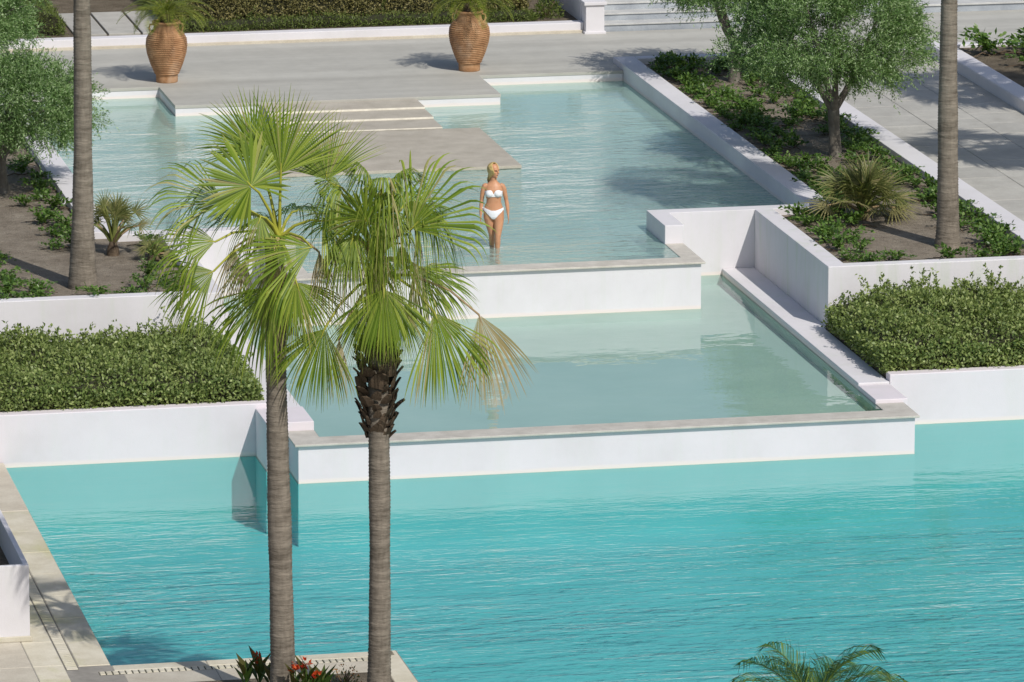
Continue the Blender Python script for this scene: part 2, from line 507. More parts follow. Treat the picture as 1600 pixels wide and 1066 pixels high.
# ------------------------------------------------------------------ walls and beds, both sides
def side_of(s): return 'right' if s > 0 else 'left'
for s in (1, -1):
    sd = side_of(s)
    far = 17.0
    # wall along the side of the upper pool
    w = empty('pool_side_wall', (0, 0, 0), f'long white low wall along the {sd} edge of the upper pool', 'wall')
    MB().prism(ccw([(5.80,1.003),(6.20,1.003),(6.20,15.797),(5.80,15.797)], s), -1.0, 0.31).build('wall', M['white_up'], w, 0.012)
    k = MB().prism(ccw([(6.203,15.52),(8.447,15.52),(8.447,15.797),(6.203,15.797)], s), -1.0, 0.31).build('kerb', M['white_dry'], w, 0.012)
    # stepped wall between upper pool, lower pool pocket and the bed
    w = empty('stepped_wall', (0, 0, 0), f'white angled retaining wall stepping round the {sd} corner of the upper pool', 'wall')
    MB().prism(ccw([(3.05,-.35),(3.37,-.35),(3.37,.70),(5.797,.70),(5.797,1.0),(3.05,1.0)], s), -1.3, 0.31).build('arm_wall', M['white_low'], w, 0.010)
    MB().prism(ccw([(4.82,-4.10),(far,-4.10),(far,-3.86),(5.13,-3.86),(5.13,.697),(4.82,.697)], s), -1.3, 0.312).build('bed_wall', M['white_algae'] if s > 0 else M['white_low'], w, 0.012)
    # soil of the upper bed
    b = MB().prism(ccw([(5.13,-3.86),(8.45,-3.86),(8.45,15.52),(6.20,15.52),(6.20,1.0),(5.80,1.0),(5.80,.70),(5.13,.70)], s), -1.0, 0.195)
    tag(b.build('bed_soil', M['dry_soil']), kind='structure')
    # kerb between bed and path
    w = MB().prism(ccw([(8.45,-3.857),(8.88,-3.857),(8.88,15.797),(8.45,15.797)], s), -1.0, 0.315).build('kerb_wall', M['white_dry'], None, 0.012)
    tag(w, f'straight white kerb between the {sd} planting bed and the {sd} paved path', 'kerb')
    # ledge of the lower pool
    w = empty('pool_ledge', (0, 0, 0), f'narrow white ledge along the {sd} side of the lower pool', 'ledge')
    MB().prism(ccw([(4.27,-8.05),(4.76,-8.05),(4.76,-4.103),(4.817,-4.103),(4.817,.697),(4.27,.697)], s), -1.9, -0.665).build('ledge', M['white_low'], w, 0.012)
    xb = 4.77 if s > 0 else 4.98
    MB().prism(ccw([(4.27,-9.05),(xb,-9.05),(xb,-8.053),(4.27,-8.053)], s), -2.0, -0.70 if s > 0 else -0.625).build('end_block', M['white_main'], w, 0.012)
    # hedge planter
    w = empty('hedge_planter', (0, 0, 0), f'long white planter wall holding the {sd} hedge above the turquoise pool', 'planter')
    MB().prism(ccw([(4.763,-8.05),(far,-8.05),(far,-7.82),(4.763,-7.82)], s), -2.0, -0.555).build('front_wall', M['white_main'], w, 0.014)
    MB().prism(ccw([(4.79,-7.818),(far,-7.818),(far,-4.103),(4.79,-4.103)], s), -2.0, -0.60).build('soil', M['soil'], w)

# front walls of the pools with their copings
w = empty('pool_front_wall', (0, 0, 0), 'white wall with stone rim in front of the upper pool', 'wall')
MB().prism([(-3.30,-1.85),(3.30,-1.85),(3.30,-.353),(3.06,-.353),(3.06,-1.48),(-3.06,-1.48),(-3.06,-.353),(-3.30,-.353)], -1.3, -0.026).build('wall', M['white_low'], w)
MB().prism([(-3.36,-1.91),(3.36,-1.91),(3.36,-.353),(3.05,-.353),(3.05,-1.47),(-3.05,-1.47),(-3.05,-.353),(-3.36,-.353)], -0.024, 0.010).build('coping', M['coping'], w, 0.008)
w = empty('pool_front_wall', (0, 0, 0), 'long white wall with stone rim between lower pool and turquoise pool', 'wall')
MB().prism([(-4.65,-9.90),(4.65,-9.90),(4.65,-9.053),(4.28,-9.053),(4.28,-9.51),(-4.28,-9.51),(-4.28,-9.053),(-4.65,-9.053)], -2.0, -0.794).build('wall', M['white_main'], w)
MB().prism([(-4.71,-9.96),(4.71,-9.96),(4.71,-9.053),(4.27,-9.053),(4.27,-9.50),(-4.27,-9.50),(-4.27,-9.053),(-4.71,-9.053)], -0.792, -0.757).build('coping', M['coping'], w, 0.008)

# right and left paved paths: bed of mortar with slabs
def slab_mesh(name, sx, sy, h, mat):
    mb = MB(); c = 0.008
    x, y = sx / 2 - 0.004, sy / 2 - 0.004
    mb.v = [(-x,-y,-h),(x,-y,-h),(x,y,-h),(-x,y,-h),(-x,-y,-c),(x,-y,-c),(x,y,-c),(-x,y,-c),(-x+c,-y+c,0),(x-c,-y+c,0),(x-c,y-c,0),(-x+c,y-c,0)]
    mb.f = [(0,1,5,4),(1,2,6,5),(2,3,7,6),(3,0,4,7),(4,5,9,8),(5,6,10,9),(6,7,11,10),(7,4,8,11),(8,9,10,11)]
    me = mesh_py(name, mb.v, mb.f); me.materials.append(mat)
    return me
rng = random.Random(5)
path_slab = slab_mesh('slab', 1.005, 1.0, 0.03, M['slab'])
for s in (1, -1):
    p = MB().prism(ccw([(8.883,-3.857),(11.90,-3.857),(11.90,15.797),(8.883,15.797)], s), -0.5, DECK - 0.018).build('path', M['path_joint'])
    tag(p, kind='structure')
    if s > 0:
        for i in range(3):
            for j in range(19):
                o = link('slab', path_slab, None, p, (8.89 + 0.5025 + i * 1.005, -3.3 + j + (0.5 if i == 1 else 0), DECK - 0.004 + rng.uniform(-.002, .002)))
# far right kerb and bed
w = MB().prism([(11.90,-3.857),(12.32,-3.857),(12.32,15.797),(11.90,15.797)], -0.5, 0.42).build('kerb_wall', M['white_dry'], None, 0.03)
tag(w, 'white kerb at the far right edge of the paved path', 'kerb')
tag(MB().prism([(12.32,-3.857),(17.0,-3.857),(17.0,15.797),(12.32,15.797)], -0.5, 0.30).build('far_bed_soil', M['soil']), kind='structure')
w = MB().prism([(12.323,15.5),(17.0,15.5),(17.0,15.796),(12.323,15.796)], -0.4, 0.36).build('kerb_wall', M['white_dry'], None, 0.02)
tag(w, 'short white kerb behind the low shrubs of the far right bed', 'kerb')

# back of the terrace: kerb, pillar, steps, bed
w = empty('back_kerb', (0, 0, 0), 'long white kerb behind the terracotta jars at the back of the terrace', 'kerb')
MB().box(-17, 5.995, 19.303, 19.60, -0.5, 0.40).build('kerb', M['white_dry'], w, 0.012)
MB().box(-17, 5.995, 19.262, 19.302, 0.1, 0.255).build('plinth', M['paver'], w, 0.006)
w = empty('stair_pillar', (0, 0, 0), 'square white pillar at the foot of the grey steps', 'pillar')
MB().box(6.0, 6.37, 19.12, 19.52, -0.3, 0.76).build('shaft', M['white_dry'], w, 0.01)
MB().box(5.96, 6.41, 19.08, 19.56, 0.762, 0.83).build('cap', M['white_dry'], w, 0.01)
MB().box(5.97, 6.40, 19.09, 19.55, 0.14, 0.245).build('base', M['white_dry'], w, 0.01)
w = MB().prism([(6.003,19.605),(6.365,19.605),(6.365,24.5),(6.003,24.5)], -0.3, 1.05).build('stair_wall', M['white_dry'], None, 0.012)
tag(w, 'white wall flanking the grey steps behind the pillar', 'wall')
w = empty('grey_stair', (0, 0, 0), 'blue grey stone steps rising beside the white pillar', 'steps')
for i in range(9):
    y = 19.34 + i * 0.36
    MB().box(6.375, 9.9, y + 0.02, y + 0.36 + 0.02, -0.3, DECK + 0.15 * (i + 1) - 0.036).build('riser', M['greystep'], w)
    MB().box(6.372, 9.9, y - 0.005, y + 0.36 + 0.018, DECK + 0.15 * (i + 1) - 0.034, DECK + 0.15 * (i + 1)).build('tread', M['palestep'], w, 0.004)
w = empty('grey_stair', (0, 0, 0), 'broad grey step edge at the upper right behind the palm trunk', 'steps')
for i in range(4):
    y = 20.25 + i * 0.9
    MB().box(9.905, 17, y + 0.02, y + 0.92, -0.3, DECK + 0.17 * (i + 1) - 0.04).build('riser', M['greystep'], w)
    MB().box(9.905, 17, y - 0.01, y + 0.918, DECK + 0.17 * (i + 1) - 0.038, DECK + 0.17 * (i + 1)).build('tread', M['palestep'], w, 0.004)
tag(MB().box(9.906, 17, 19.303, 20.268, -0.3, DECK - 0.003).build('terrace_strip', M['deck']), kind='structure')
bb = MB().box(-17, 6.0, 19.603, 27.5, -0.5, 0.36).build('back_bed_soil', M['soil']); tag(bb, kind='structure')
bw = MB().box(-17, 6.0, 27.5, 27.9, -0.5, 3.2).build('garden_wall', M['white_dry'], None, 0.02)
tag(bw, 'white garden wall behind the dark shrubs at the upper left', 'wall')
# stepping slabs behind the kerb
sp = slab_mesh('slab', 0.62, 2.6, 0.05, M['slab'])
for i in range(3):
    link('slab', sp, None, bb, (-3.62 + i * 0.66, 21.15, 0.40))

# ------------------------------------------------------------------ near paving at the pool's left and front edge
near = MB().prism([(-16,-40),(18,-40),(18,-24.0),(-5.0,-24.0),(-5.0,-19.5),(-8.75,-19.5),(-8.75,-8.055),(-16,-8.055)], -2.2, -1.272).build('near_paving', M['joint'])
tag(near, kind='structure')
cop = slab_mesh('coping_stone', 0.42, 1.2, 0.05, M['limestone'])
for j in range(7):
    link('coping_stone', cop, None, near, (-8.96, -11.66 - j * 1.2, -1.262 + rng.uniform(-.002, .002)))
link('coping_stone', slab_mesh('coping_stone', 0.95, 2.95, 0.05, M['paver']), None, near, (-9.222, -9.57, -1.262))
pv = slab_mesh('paver', 0.56, 1.18, 0.05, M['paver']); pv2 = slab_mesh('paver', 0.40, 1.18, 0.05, M['limestone'])
for j in range(13):
    link('paver', pv2, None, near, (-9.55, -11.70 - j * 1.18, -1.264))
    for i in range(5):
        link('paver', pv, None, near, (-10.03 - i * 0.56, -11.70 - j * 1.18 - (0.4 if i % 2 else 0), -1.264 + rng.uniform(-.002, .002)))
def grate(label, x0, x1, y0, y1, along_x):
    gt = empty('drain_grate', (0, 0, 0), label, 'drain grate')
    MB().box(x0, x1, y0, y1, -1.30, -1.2695).build('slot_shade', M['core'], gt)  # flat dark strip; the shade in the drain slots is its colour
    p = 0.086; L = (x1 - x0) if along_x else (y1 - y0)
    n = int(L / p)
    bar = slab_mesh('bar', 0.080 if along_x else (x1 - x0), (y1 - y0) if along_x else 0.080, 0.03, M['limestone'])
    for i in range(n):
        c = ((x0 + (i + .5) * p), (y0 + y1) / 2, -1.262) if along_x else ((x0 + x1) / 2, y0 + (i + .5) * p, -1.262)
        link('bar', bar, None, gt, c)
grate('long beige slotted drain grate along the front pool edge', -8.95, -5.32, -19.93, -19.77, True)
grate('short beige slotted drain grate beside the left pool edge', -9.34, -9.18, -19.6, -12.0, False)
ce = slab_mesh('coping_stone', 1.23, 0.25, 0.05, M['limestone'])
for i in range(3):
    link('coping_stone', ce, None, near, (-8.13 + i * 1.23, -19.635, -1.262))
link('coping_stone', slab_mesh('coping_stone', 0.30, 4.5, 0.05, M['limestone']), None, near, (-5.16, -21.77, -1.262))
fp = slab_mesh('paver', 1.2, 0.62, 0.05, M['paver'])
for i in range(3):
    link('paver', fp, None, near, (-8.35 + i * 1.2 + 0.3, -20.25, -1.264))
nb = MB().box(-9.1, -5.33, -25.5, -20.58, -1.9, -1.24).build('near_bed_soil', M['soil']); tag(nb, kind='structure')

# white planter box at the lower left
w = empty('planter_box', (-10.5, -15, -1.27), 'tall white rectangular planter box at the left edge of the pool deck', 'planter')
w.location = (0, 0, 0)
x0, x1, y0, y1, zt = -12.0, -9.62, -18.1, -11.6, -0.235
mb = MB()
mb.box(x0, x1, y0, y0 + .07, -1.262, zt).box(x0, x1, y1 - .07, y1, -1.262, zt)
mb.box(x1 - .07, x1, y0 + .071, y1 - .071, -1.262, zt).box(x0, x0 + .07, y0 + .071, y1 - .071, -1.262, zt)
mb.build('box_wall', M['white_box'], w, 0.008)
MB().box(x0 + .07, x1 - .07, y0 + .07, y1 - .07, -1.262, -0.62).build('soil', M['soil'], w)
MB().box(x0 - .02, x1 + .025, y0 - .03, y1 + .02, -1.263, -1.19).build('plinth', M['limestone'], w, 0.01)

# ------------------------------------------------------------------ plant builders
M['olive_leaf'] = mat_leaf('olive_leaf', [(0.0, (0.06, 0.13, 0.03)), (0.5, (0.17, 0.285, 0.085)), (0.85, (0.33, 0.45, 0.20)), (1.0, (0.50, 0.60, 0.38))], 0.25, 0.5)
M['hedge_leaf'] = mat_leaf('hedge_leaf', [(0.0, (0.065, 0.10, 0.025)), (0.5, (0.20, 0.265, 0.075)), (0.85, (0.38, 0.43, 0.16)), (1.0, (0.60, 0.60, 0.33))], 0.25, 0.45, clump=2.2)
M['brown_hedge_leaf'] = mat_leaf('brown_hedge_leaf', [(0.0, (0.09, 0.095, 0.03)), (0.5, (0.22, 0.20, 0.07)), (1.0, (0.40, 0.34, 0.15))], 0.25, 0.6, clump=1.4)
M['fresh_leaf'] = mat_leaf('fresh_leaf', [(0.0, (0.045, 0.095, 0.018)), (0.5, (0.10, 0.19, 0.035)), (1.0, (0.22, 0.32, 0.085))], 0.3, 0.4)
M['dark_leaf'] = mat_leaf('dark_leaf', [(0.0, (0.02, 0.035, 0.02)), (0.5, (0.04, 0.065, 0.035)), (1.0, (0.09, 0.12, 0.07))], 0.25, 0.45)
M['grass_leaf'] = mat_leaf('lime_leaf', [(0.0, (0.07, 0.11, 0.02)), (0.5, (0.13, 0.18, 0.035)), (1.0, (0.24, 0.28, 0.08))], 0.3, 0.5)
M['palm_leaf'] = mat_leaf('fan_palm_leaf', [(0.0, (0.075, 0.14, 0.010)), (0.5, (0.19, 0.285, 0.022)), (1.0, (0.36, 0.43, 0.06))], 0.34, 0.45, (0.46, 0.37, 0.19), 0.3)
M['palm_leaf_old'] = mat_leaf('fan_palm_leaf_old', [(0.0, (0.20, 0.18, 0.05)), (0.4, (0.33, 0.26, 0.11)), (0.75, (0.42, 0.32, 0.17)), (1.0, (0.16, 0.19, 0.04))], 0.3, 0.55, (0.50, 0.41, 0.26))
M['dwarf_leaf'] = mat_leaf('dwarf_palm_leaf', [(0.0, (0.06, 0.085, 0.02)), (0.5, (0.13, 0.16, 0.045)), (1.0, (0.24, 0.24, 0.08))], 0.3, 0.45, (0.40, 0.34, 0.17))
M['cycad_leaf'] = mat_leaf('cycad_leaf', [(0.0, (0.08, 0.12, 0.012)), (0.5, (0.16, 0.20, 0.02)), (1.0, (0.26, 0.28, 0.05))], 0.3, 0.4)
M['petiole'] = mat_plain('yellow_petiole', (0.36, 0.36, 0.05), 0.5)
M['petiole_green'] = mat_plain('green_petiole', (0.17, 0.19, 0.05), 0.5)
M['petiole_dry'] = mat_plain('dry_petiole', (0.36, 0.26, 0.14), 0.8)
M['olive_bark'] = mat_bark('olive_bark', (0.13, 0.115, 0.095), (0.36, 0.33, 0.28), 5.0, 0.3)
M['palm_bark'] = mat_bark('palm_bark', (0.085, 0.07, 0.054), (0.285, 0.245, 0.195), 17.0, 0.62)
M['leaf_base'] = mat_bark('leaf_base_husk', (0.045, 0.032, 0.022), (0.19, 0.14, 0.095), 9.0, 0.5)
M['stem'] = mat_plain('brown_stem', (0.12, 0.085, 0.055), 0.9)

def unit(a): return a / np.maximum(np.linalg.norm(a, axis=-1, keepdims=True), 1e-9)

def leaves(name, P, D, N, L, W, mat, bow=0.12):
    """lens-shaped leaves: one folded quad pair each (base, side, tip, side)"""
    D = unit(D); S = unit(np.cross(D, N)); N2 = np.cross(S, D)
    L = L[:, None]; W = W[:, None]
    mid = P + D * L * 0.48
    n = len(P)
    v = np.empty((n, 4, 3), dtype=np.float32)
    v[:, 0] = P
    v[:, 1] = mid + S * W / 2 + N2 * L * bow
    v[:, 2] = P + D * L
    v[:, 3] = mid - S * W / 2 + N2 * L * bow
    f = np.arange(n * 4).reshape(n, 4)
    me = mesh_np(name, v.reshape(-1, 3), f)
    me.materials.append(mat)
    return me

def olive_crown(name, seed, rx, ry, rz, nclump=430, ntwig=22, nleaf=11):
    """rounded crown about the origin: clumps of drooping twig sprays carrying narrow leaves"""
    rs = np.random.RandomState(seed)
    d = unit(rs.normal(size=(nclump, 3)))
    d[:, 2] = np.where(d[:, 2] < -0.8, -d[:, 2], d[:, 2])
    lump = 1 + 0.13 * np.sin(d[:, 0] * 5 + seed) * np.cos(d[:, 1] * 4 + 2 * seed) + 0.10 * np.sin(d[:, 2] * 7 + seed)
    rad = (0.45 + 0.45 * rs.rand(nclump) ** 0.6) * lump
    c = d * rad[:, None] * np.array([rx, ry, rz])
    c[:, 2] = np.where(c[:, 2] < 0, c[:, 2] * 0.92, c[:, 2])
    T = nclump * ntwig
    base = np.repeat(c, ntwig, 0) + rs.normal(size=(T, 3)) * 0.085
    out = unit(np.repeat(d, ntwig, 0) * 0.7 + rs.normal(size=(T, 3)) * 0.65 + np.array([0, 0, 0.30]))
    tl = rs.uniform(0.14, 0.34, T)
    k = np.linspace(0.1, 1.0, nleaf)
    P = base[:, None] + out[:, None] * (tl[:, None] * k)[..., None]
    P[..., 2] -= 0.10 * (k ** 2) * rs.rand(T)[:, None]
    n = T * nleaf
    P = P.reshape(-1, 3)
    D = unit(np.repeat(out, nleaf, 0) * 0.8 + rs.normal(size=(n, 3)) * 0.55)
    N = unit(rs.normal(size=(n, 3)) + np.array([0, 0, 0.8]))
    return leaves(name, P, D, N, rs.uniform(0.045, 0.08, n), rs.uniform(0.013, 0.021, n), M['olive_leaf'])

olive_A = olive_crown('crown', 3, 1.95, 1.80, 1.28)
olive_B = olive_crown('crown', 11, 1.60, 1.60, 1.05, 350)

def olive_tree(loc, crown_me, cz, label, seed, group, rz=0.0, scale=1.0, fork=0.85, cdx=0.0, cdy=0.0):
    rg = random.Random(seed)
    t = empty('olive_tree', loc, label, 'tree', group)
    gm = Geo()
    lean = rg.uniform(-.05, .05)
    gm.tube([(0,0,-.05),(0.005,0,.12),(lean*.4,0.01,fork*.5),(lean,0.01,fork)], [.135,.108,.098,.105], 12)
    link('trunk', gm.mesh('trunk'), M['olive_bark'], t)
    for i in range(4):
        a = i * 1.57 + rg.uniform(-.4, .4)
        sp = rg.uniform(0.42, 0.6)
        gb = Geo()
        p0 = Vector((lean, .01, fork - .06)); p1 = p0 + Vector((math.cos(a)*.22*sp*2, math.sin(a)*.22*sp*2, .33)); p2 = Vector((lean + cdx*.5 + math.cos(a)*sp*1.3, math.sin(a)*sp*1.3, cz - .15))
        p3 = Vector((lean + cdx + math.cos(a)*sp*2.0, math.sin(a)*sp*2.0, cz + .45))
        gb.tube([p0, p1, p2, p3], [.075, .058, .035, .012], 8)
        for j in range(6):
            b = a + rg.uniform(-1.1, 1.1); q = p1.lerp(p2, rg.uniform(.3, 1))
            gb.tube([q, q + Vector((math.cos(b)*.35, math.sin(b)*.35, .22)), q + Vector((math.cos(b)*.85, math.sin(b)*.85, .4))], [.022, .014, .005], 5)
        link('limb', gb.mesh('limb'), M['olive_bark'], t)
    link('crown', crown_me, None, t, (lean + cdx, cdy, cz), (0, 0, rz), scale)
    return t

OG = 'olive trees in the beds'
olive_tree((7.50, 5.70, .19), olive_A, 2.10, 'round olive tree with forked trunk in the right bed between wall and path', 1, OG, 0.4, 1.0, 0.85, cdx=-.12)
olive_tree((7.55, 13.3, .19), olive_B, 2.12, 'olive tree at the back of the right bed, its crown cut by the photo top', 2, OG, 2.0, 1.0, .7)
olive_tree((-7.12, 5.25, .19), olive_B, 1.42, 'low olive tree left of the upper pool, beside the left palm trunk', 3, OG, 1.0, 0.90, 0.62, cdx=0.25)
olive_tree((-7.0, 13.4, .19), olive_B, 1.75, 'olive tree in the upper left corner of the photo behind the low olive', 4, OG, 4.0, 0.95, 0.9)

# ---- hedges: a solid dark core against light leaks, a coat of leaves, upright sprigs
def hedge(name, x0, x1, y0, y1, z0, h, label, seed, mat, dens=1500, leaf=(.03, .055), wid=(.016, .028), group=None, rough=0.16, sprigs=40):
    rs = np.random.RandomState(seed)
    t = empty(name, ((x0 + x1) / 2, (y0 + y1) / 2, z0), label, 'hedge', group)
    ox, oy = (x0 + x1) / 2, (y0 + y1) / 2
    ph = rs.rand(8) * 6.28
    def top(x, y):
        ed = np.minimum(np.minimum(x - x0, x1 - x), np.minimum((y - y0) * 1.3 + .12, y1 - y + .3)).clip(0, 1)
        return h * (1 - .38 * np.exp(-ed / .22)) * (1 + rough * (0.5*np.sin(x*2.1+ph[0]) * np.cos(y*1.7+ph[1]) + 0.4*np.sin(x*4.7+ph[2]+y*2) + 0.35*np.sin(x*9.3+ph[3])*np.sin(y*7+ph[4])))
    # solid dark core, added so no light leaks through the leaves
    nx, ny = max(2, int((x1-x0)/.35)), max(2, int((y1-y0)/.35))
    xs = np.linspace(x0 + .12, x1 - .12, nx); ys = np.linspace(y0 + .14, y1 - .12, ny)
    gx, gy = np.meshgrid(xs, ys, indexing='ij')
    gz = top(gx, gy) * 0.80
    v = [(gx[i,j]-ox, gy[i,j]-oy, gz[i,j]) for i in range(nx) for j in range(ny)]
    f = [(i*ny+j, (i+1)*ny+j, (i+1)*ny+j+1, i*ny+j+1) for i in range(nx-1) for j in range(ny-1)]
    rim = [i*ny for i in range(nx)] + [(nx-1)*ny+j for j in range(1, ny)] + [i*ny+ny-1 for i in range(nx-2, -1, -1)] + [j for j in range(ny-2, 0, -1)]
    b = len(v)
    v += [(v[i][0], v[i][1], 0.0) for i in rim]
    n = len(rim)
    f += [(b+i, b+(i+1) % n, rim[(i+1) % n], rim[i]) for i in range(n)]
    link('light_block', mesh_py('light_block', v, f), M['core'], t)  # closed dark shell for the branch mass, added to block light
    # leaf coat: top, four sides
    A = [((x1-x0)*(y1-y0), 0), ((x1-x0)*h*1.25, 1), ((y1-y0)*h, 2), ((y1-y0)*h, 3)]
    Ps, Os = [], []
    for area, k in A:
        m = int(area * dens)
        a = rs.rand(m); c = rs.rand(m)
        dep = rs.rand(m) ** 1.1 * 0.20 + 0.05 * np.sin(a * 97 + c * 13) * np.sin(c * 61)
        if k == 0:
            x = x0 + (x1-x0)*a; y = y0 + (y1-y0)*c; z = top(x, y) - dep; o = np.stack([x*0, x*0 - .25, x*0 + 1], 1)
            edge = np.minimum(np.minimum(y - y0, x - x0), x1 - x); z -= 0.16 * np.exp(-edge / .10) * (h / .6)
        elif k == 1:
            x = x0 + (x1-x0)*a; z = top(x, y0) * c * 0.97; y = y0 + dep + 0.05*np.sin(x*6+ph[5])*np.sin(z*9+ph[6]); o = np.stack([x*0, x*0 - 1, x*0 + .45], 1)
        else:
            y = y0 + (y1-y0)*a; sx = x0 if k == 2 else x1; z = top(sx, y) * c * 0.97
            x = sx + (dep if k == 2 else -dep); o = np.stack([y*0 + (-1 if k == 2 else 1), y*0, y*0 + .45], 1)
        Ps.append(np.stack([x, y, z], 1)); Os.append(o)
    # sprigs
    for _ in range(sprigs):
        x = rs.uniform(x0 + .1, x1 - .1); y = rs.uniform(y0 + .3, y1 - .1); hh = rs.uniform(.10, .36); m = int(hh * 85)
        k = rs.rand(m); lean = rs.normal(size=2) * .12
        Ps.append(np.stack([x + lean[0]*k*hh*3 + rs.normal(size=m)*.012, y + lean[1]*k*hh*3 + rs.normal(size=m)*.012, top(x, y) - .05 + k*hh], 1))
        Os.append(np.tile([0, -.1, .8], (m, 1)))
    P = np.concatenate(Ps); O = np.concatenate(Os); m = len(P)
    P = P - np.array([ox, oy, 0])
    D = unit(O * 0.45 + rs.normal(size=(m, 3)) * 0.6 + np.array([0, 0, .15]))
    N = unit(O * 0.8 + rs.normal(size=(m, 3)) * 0.55)
    link('foliage', leaves('foliage', P, D, N, rs.uniform(leaf[0], leaf[1], m), rs.uniform(wid[0], wid[1], m), mat), None, t)
    return t

hedge('clipped_hedge', -9.9, -4.86, -7.86, -4.35, -0.60, 0.47, 'leafy green hedge in the left white planter behind the palms', 21, M['hedge_leaf'], 1700, (.045, .08), (.026, .044), None, .28, 150)
hedge('clipped_hedge', 4.72, 9.0, -7.86, -4.35, -0.60, 0.60, 'leafy green hedge in the right white planter above the pool', 22, M['hedge_leaf'], 1700, (.045, .08), (.026, .044), None, .30, 170)
hedge('clipped_hedge', -2.05, 5.15, 20.5, 24.0, 0.36, 1.0, 'brown green hedge behind the kerb at the back of the terrace', 23, M['brown_hedge_leaf'], 1300, (.04, .07), (.018, .03), None, 0.22)
hedge('low_border', -2.0, 5.2, 19.85, 20.5, 0.36, 0.20, 'low bright green border plants in front of the brown green hedge', 24, M['grass_leaf'], 1500, (.04, .08), (.012, .02), None, 0.4, 10)
hedge('low_border', -9.0, -4.1, 19.95, 22.5, 0.36, 0.50, 'loose lime green shrub mass behind the left palm trunk at the kerb', 25, M['grass_leaf'], 900, (.05, .09), (.010, .018), None, 0.5, 40)

def shrub(name, loc, r, h, label, seed, mat, n=1500, leaf=(.06, .12), wid=(.015, .03), cat='shrub', group=None):
    rs = np.random.RandomState(seed)
    t = empty(name, loc, label, cat, group)
    gm = Geo()
    for i in range(7):
        a = rs.rand() * 6.28
        e = Vector((math.cos(a) * r * .6, math.sin(a) * r * .6, h * .75))
        gm.tube([(0, 0, -.02), e * .5 + Vector((0, 0, .1 * h)), e], [.018, .012, .005], 5)
    link('stem', gm.mesh('stem'), M['stem'], t)
    d = unit(rs.normal(size=(n, 3))); d[:, 2] = np.abs(d[:, 2])
    c = d * (rs.rand(n, 1) ** .4) * np.array([r, r, h]) * (1 + .15 * np.sin(6 * d[:, :1] + seed))
    D = unit(d + rs.normal(size=(n, 3)) * .5 + np.array([0, 0, .3])); N = unit(rs.normal(size=(n, 3)) + np.array([0, 0, .7]))
    link('foliage', leaves('foliage', c, D, N, rs.uniform(leaf[0], leaf[1], n), rs.uniform(wid[0], wid[1], n), mat), None, t)
    return t
shrub('oleander_shrub', (-3.9, 25.6, .36), .95, 1.5, 'dark oleander shrub before the white wall, just right of the left palm trunk', 31, M['dark_leaf'], 2600, (.10, .18), (.02, .035))
shrub('oleander_shrub', (-2.0, 25.8, .36), 1.15, 1.5, 'dark oleander shrub above the stepping slabs, left of the left jar', 32, M['dark_leaf'], 3200, (.10, .18), (.02, .035))
shrub('oleander_shrub', (-5.6, 25.3, .36), .9, 1.4, 'dark oleander shrub between the upper left olive and the left palm trunk', 33, M['dark_leaf'], 2400, (.10, .18), (.02, .035))
shrub('lime_shrub', (5.45, 20.25, .36), .30, .42, 'small lime green shrub at the foot of the white pillar', 34, M['grass_leaf'], 700, (.05, .08), (.015, .03))

# ---- low creeping plants in the beds
def creeper_mesh(seed):
    rs = np.random.RandomState(seed)
    Ps, Ds = [], []
    for k in range(11):
        a = rs.rand() * 6.28; L = rs.uniform(.10, .36); m = 20
        s = rs.rand(m)
        hh = rs.uniform(.06, .17)
        Ps.append(np.stack([np.cos(a)*L*s + rs.normal(size=m)*.03, np.sin(a)*L*s + rs.normal(size=m)*.03, hh*np.sin(s*2.2) + .02 + rs.rand(m)*.05], 1))
        Ds.append(np.stack([np.cos(a) + rs.normal(size=m)*.7, np.sin(a) + rs.normal(size=m)*.7, rs.normal(size=m)*.4 + .35], 1))
    P = np.concatenate(Ps); D = np.concatenate(Ds); m = len(P)
    N = unit(rs.normal(size=(m, 3)) * .45 + np.array([0, 0, 1]))
    return leaves('foliage', P, D, N, rs.uniform(.05, .085, m), rs.uniform(.032, .052, m), M['fresh_leaf'], .06)
creepers = [creeper_mesh(40 + i) for i in range(4)]
stem_me = Geo()
for a in (0.3, 2.2, 4.4): stem_me.tube([(0, 0, .0), (math.cos(a)*.15, math.sin(a)*.15, .05), (math.cos(a)*.32, math.sin(a)*.32, .02)], [.010, .008, .005], 5)
stem_me = stem_me.mesh('stem'); stem_me.materials.append(M['stem'])
def creeper(x, y, z, i, sc, label, group):
    rg = random.Random(int(x * 100) * 7 + int(y * 100))
    t = empty('creeping_shrub', (x, y, z), label, 'shrub', group, rg.uniform(0, 6.28))
    link('foliage', creepers[i % 4], None, t, scale=(sc, sc, sc * rg.uniform(.8, 1.25)))
    link('stem', stem_me, None, t, scale=sc)
rg = random.Random(77)
LB = 'low leafy shrub creeping over the soil of the left bed'
left_pts = [(-8.05,-3.2),(-7.95,-2.5),(-7.75,-3.6),(-7.6,-3.0),(-8.15,-1.6),(-7.95,-.8),(-8.1,-3.75),(-7.9,-1.95),(-7.55,-3.75),(-6.55,.4),(-6.4,1.2),(-6.5,2.0),(-6.6,2.9),(-6.45,3.6),(-6.6,4.4),(-6.5,5.2),(-6.45,6.0),(-6.6,6.8),(-6.5,7.7),(-6.55,8.8),(-6.9,4.0),(-6.8,2.4),(-6.7,1.3),(-6.85,.3),(-5.75,-2.2),(-5.6,-1.5),(-5.5,-2.9),(-5.35,-.7),(-5.9,-3.1),(-5.4,.2),(-6.2,-3.65),(-6.75,-3.7),(-8.2,1.0),(-8.1,2.2),(-7.0,9.6),(-6.7,10.5),(-5.55,-3.55)]
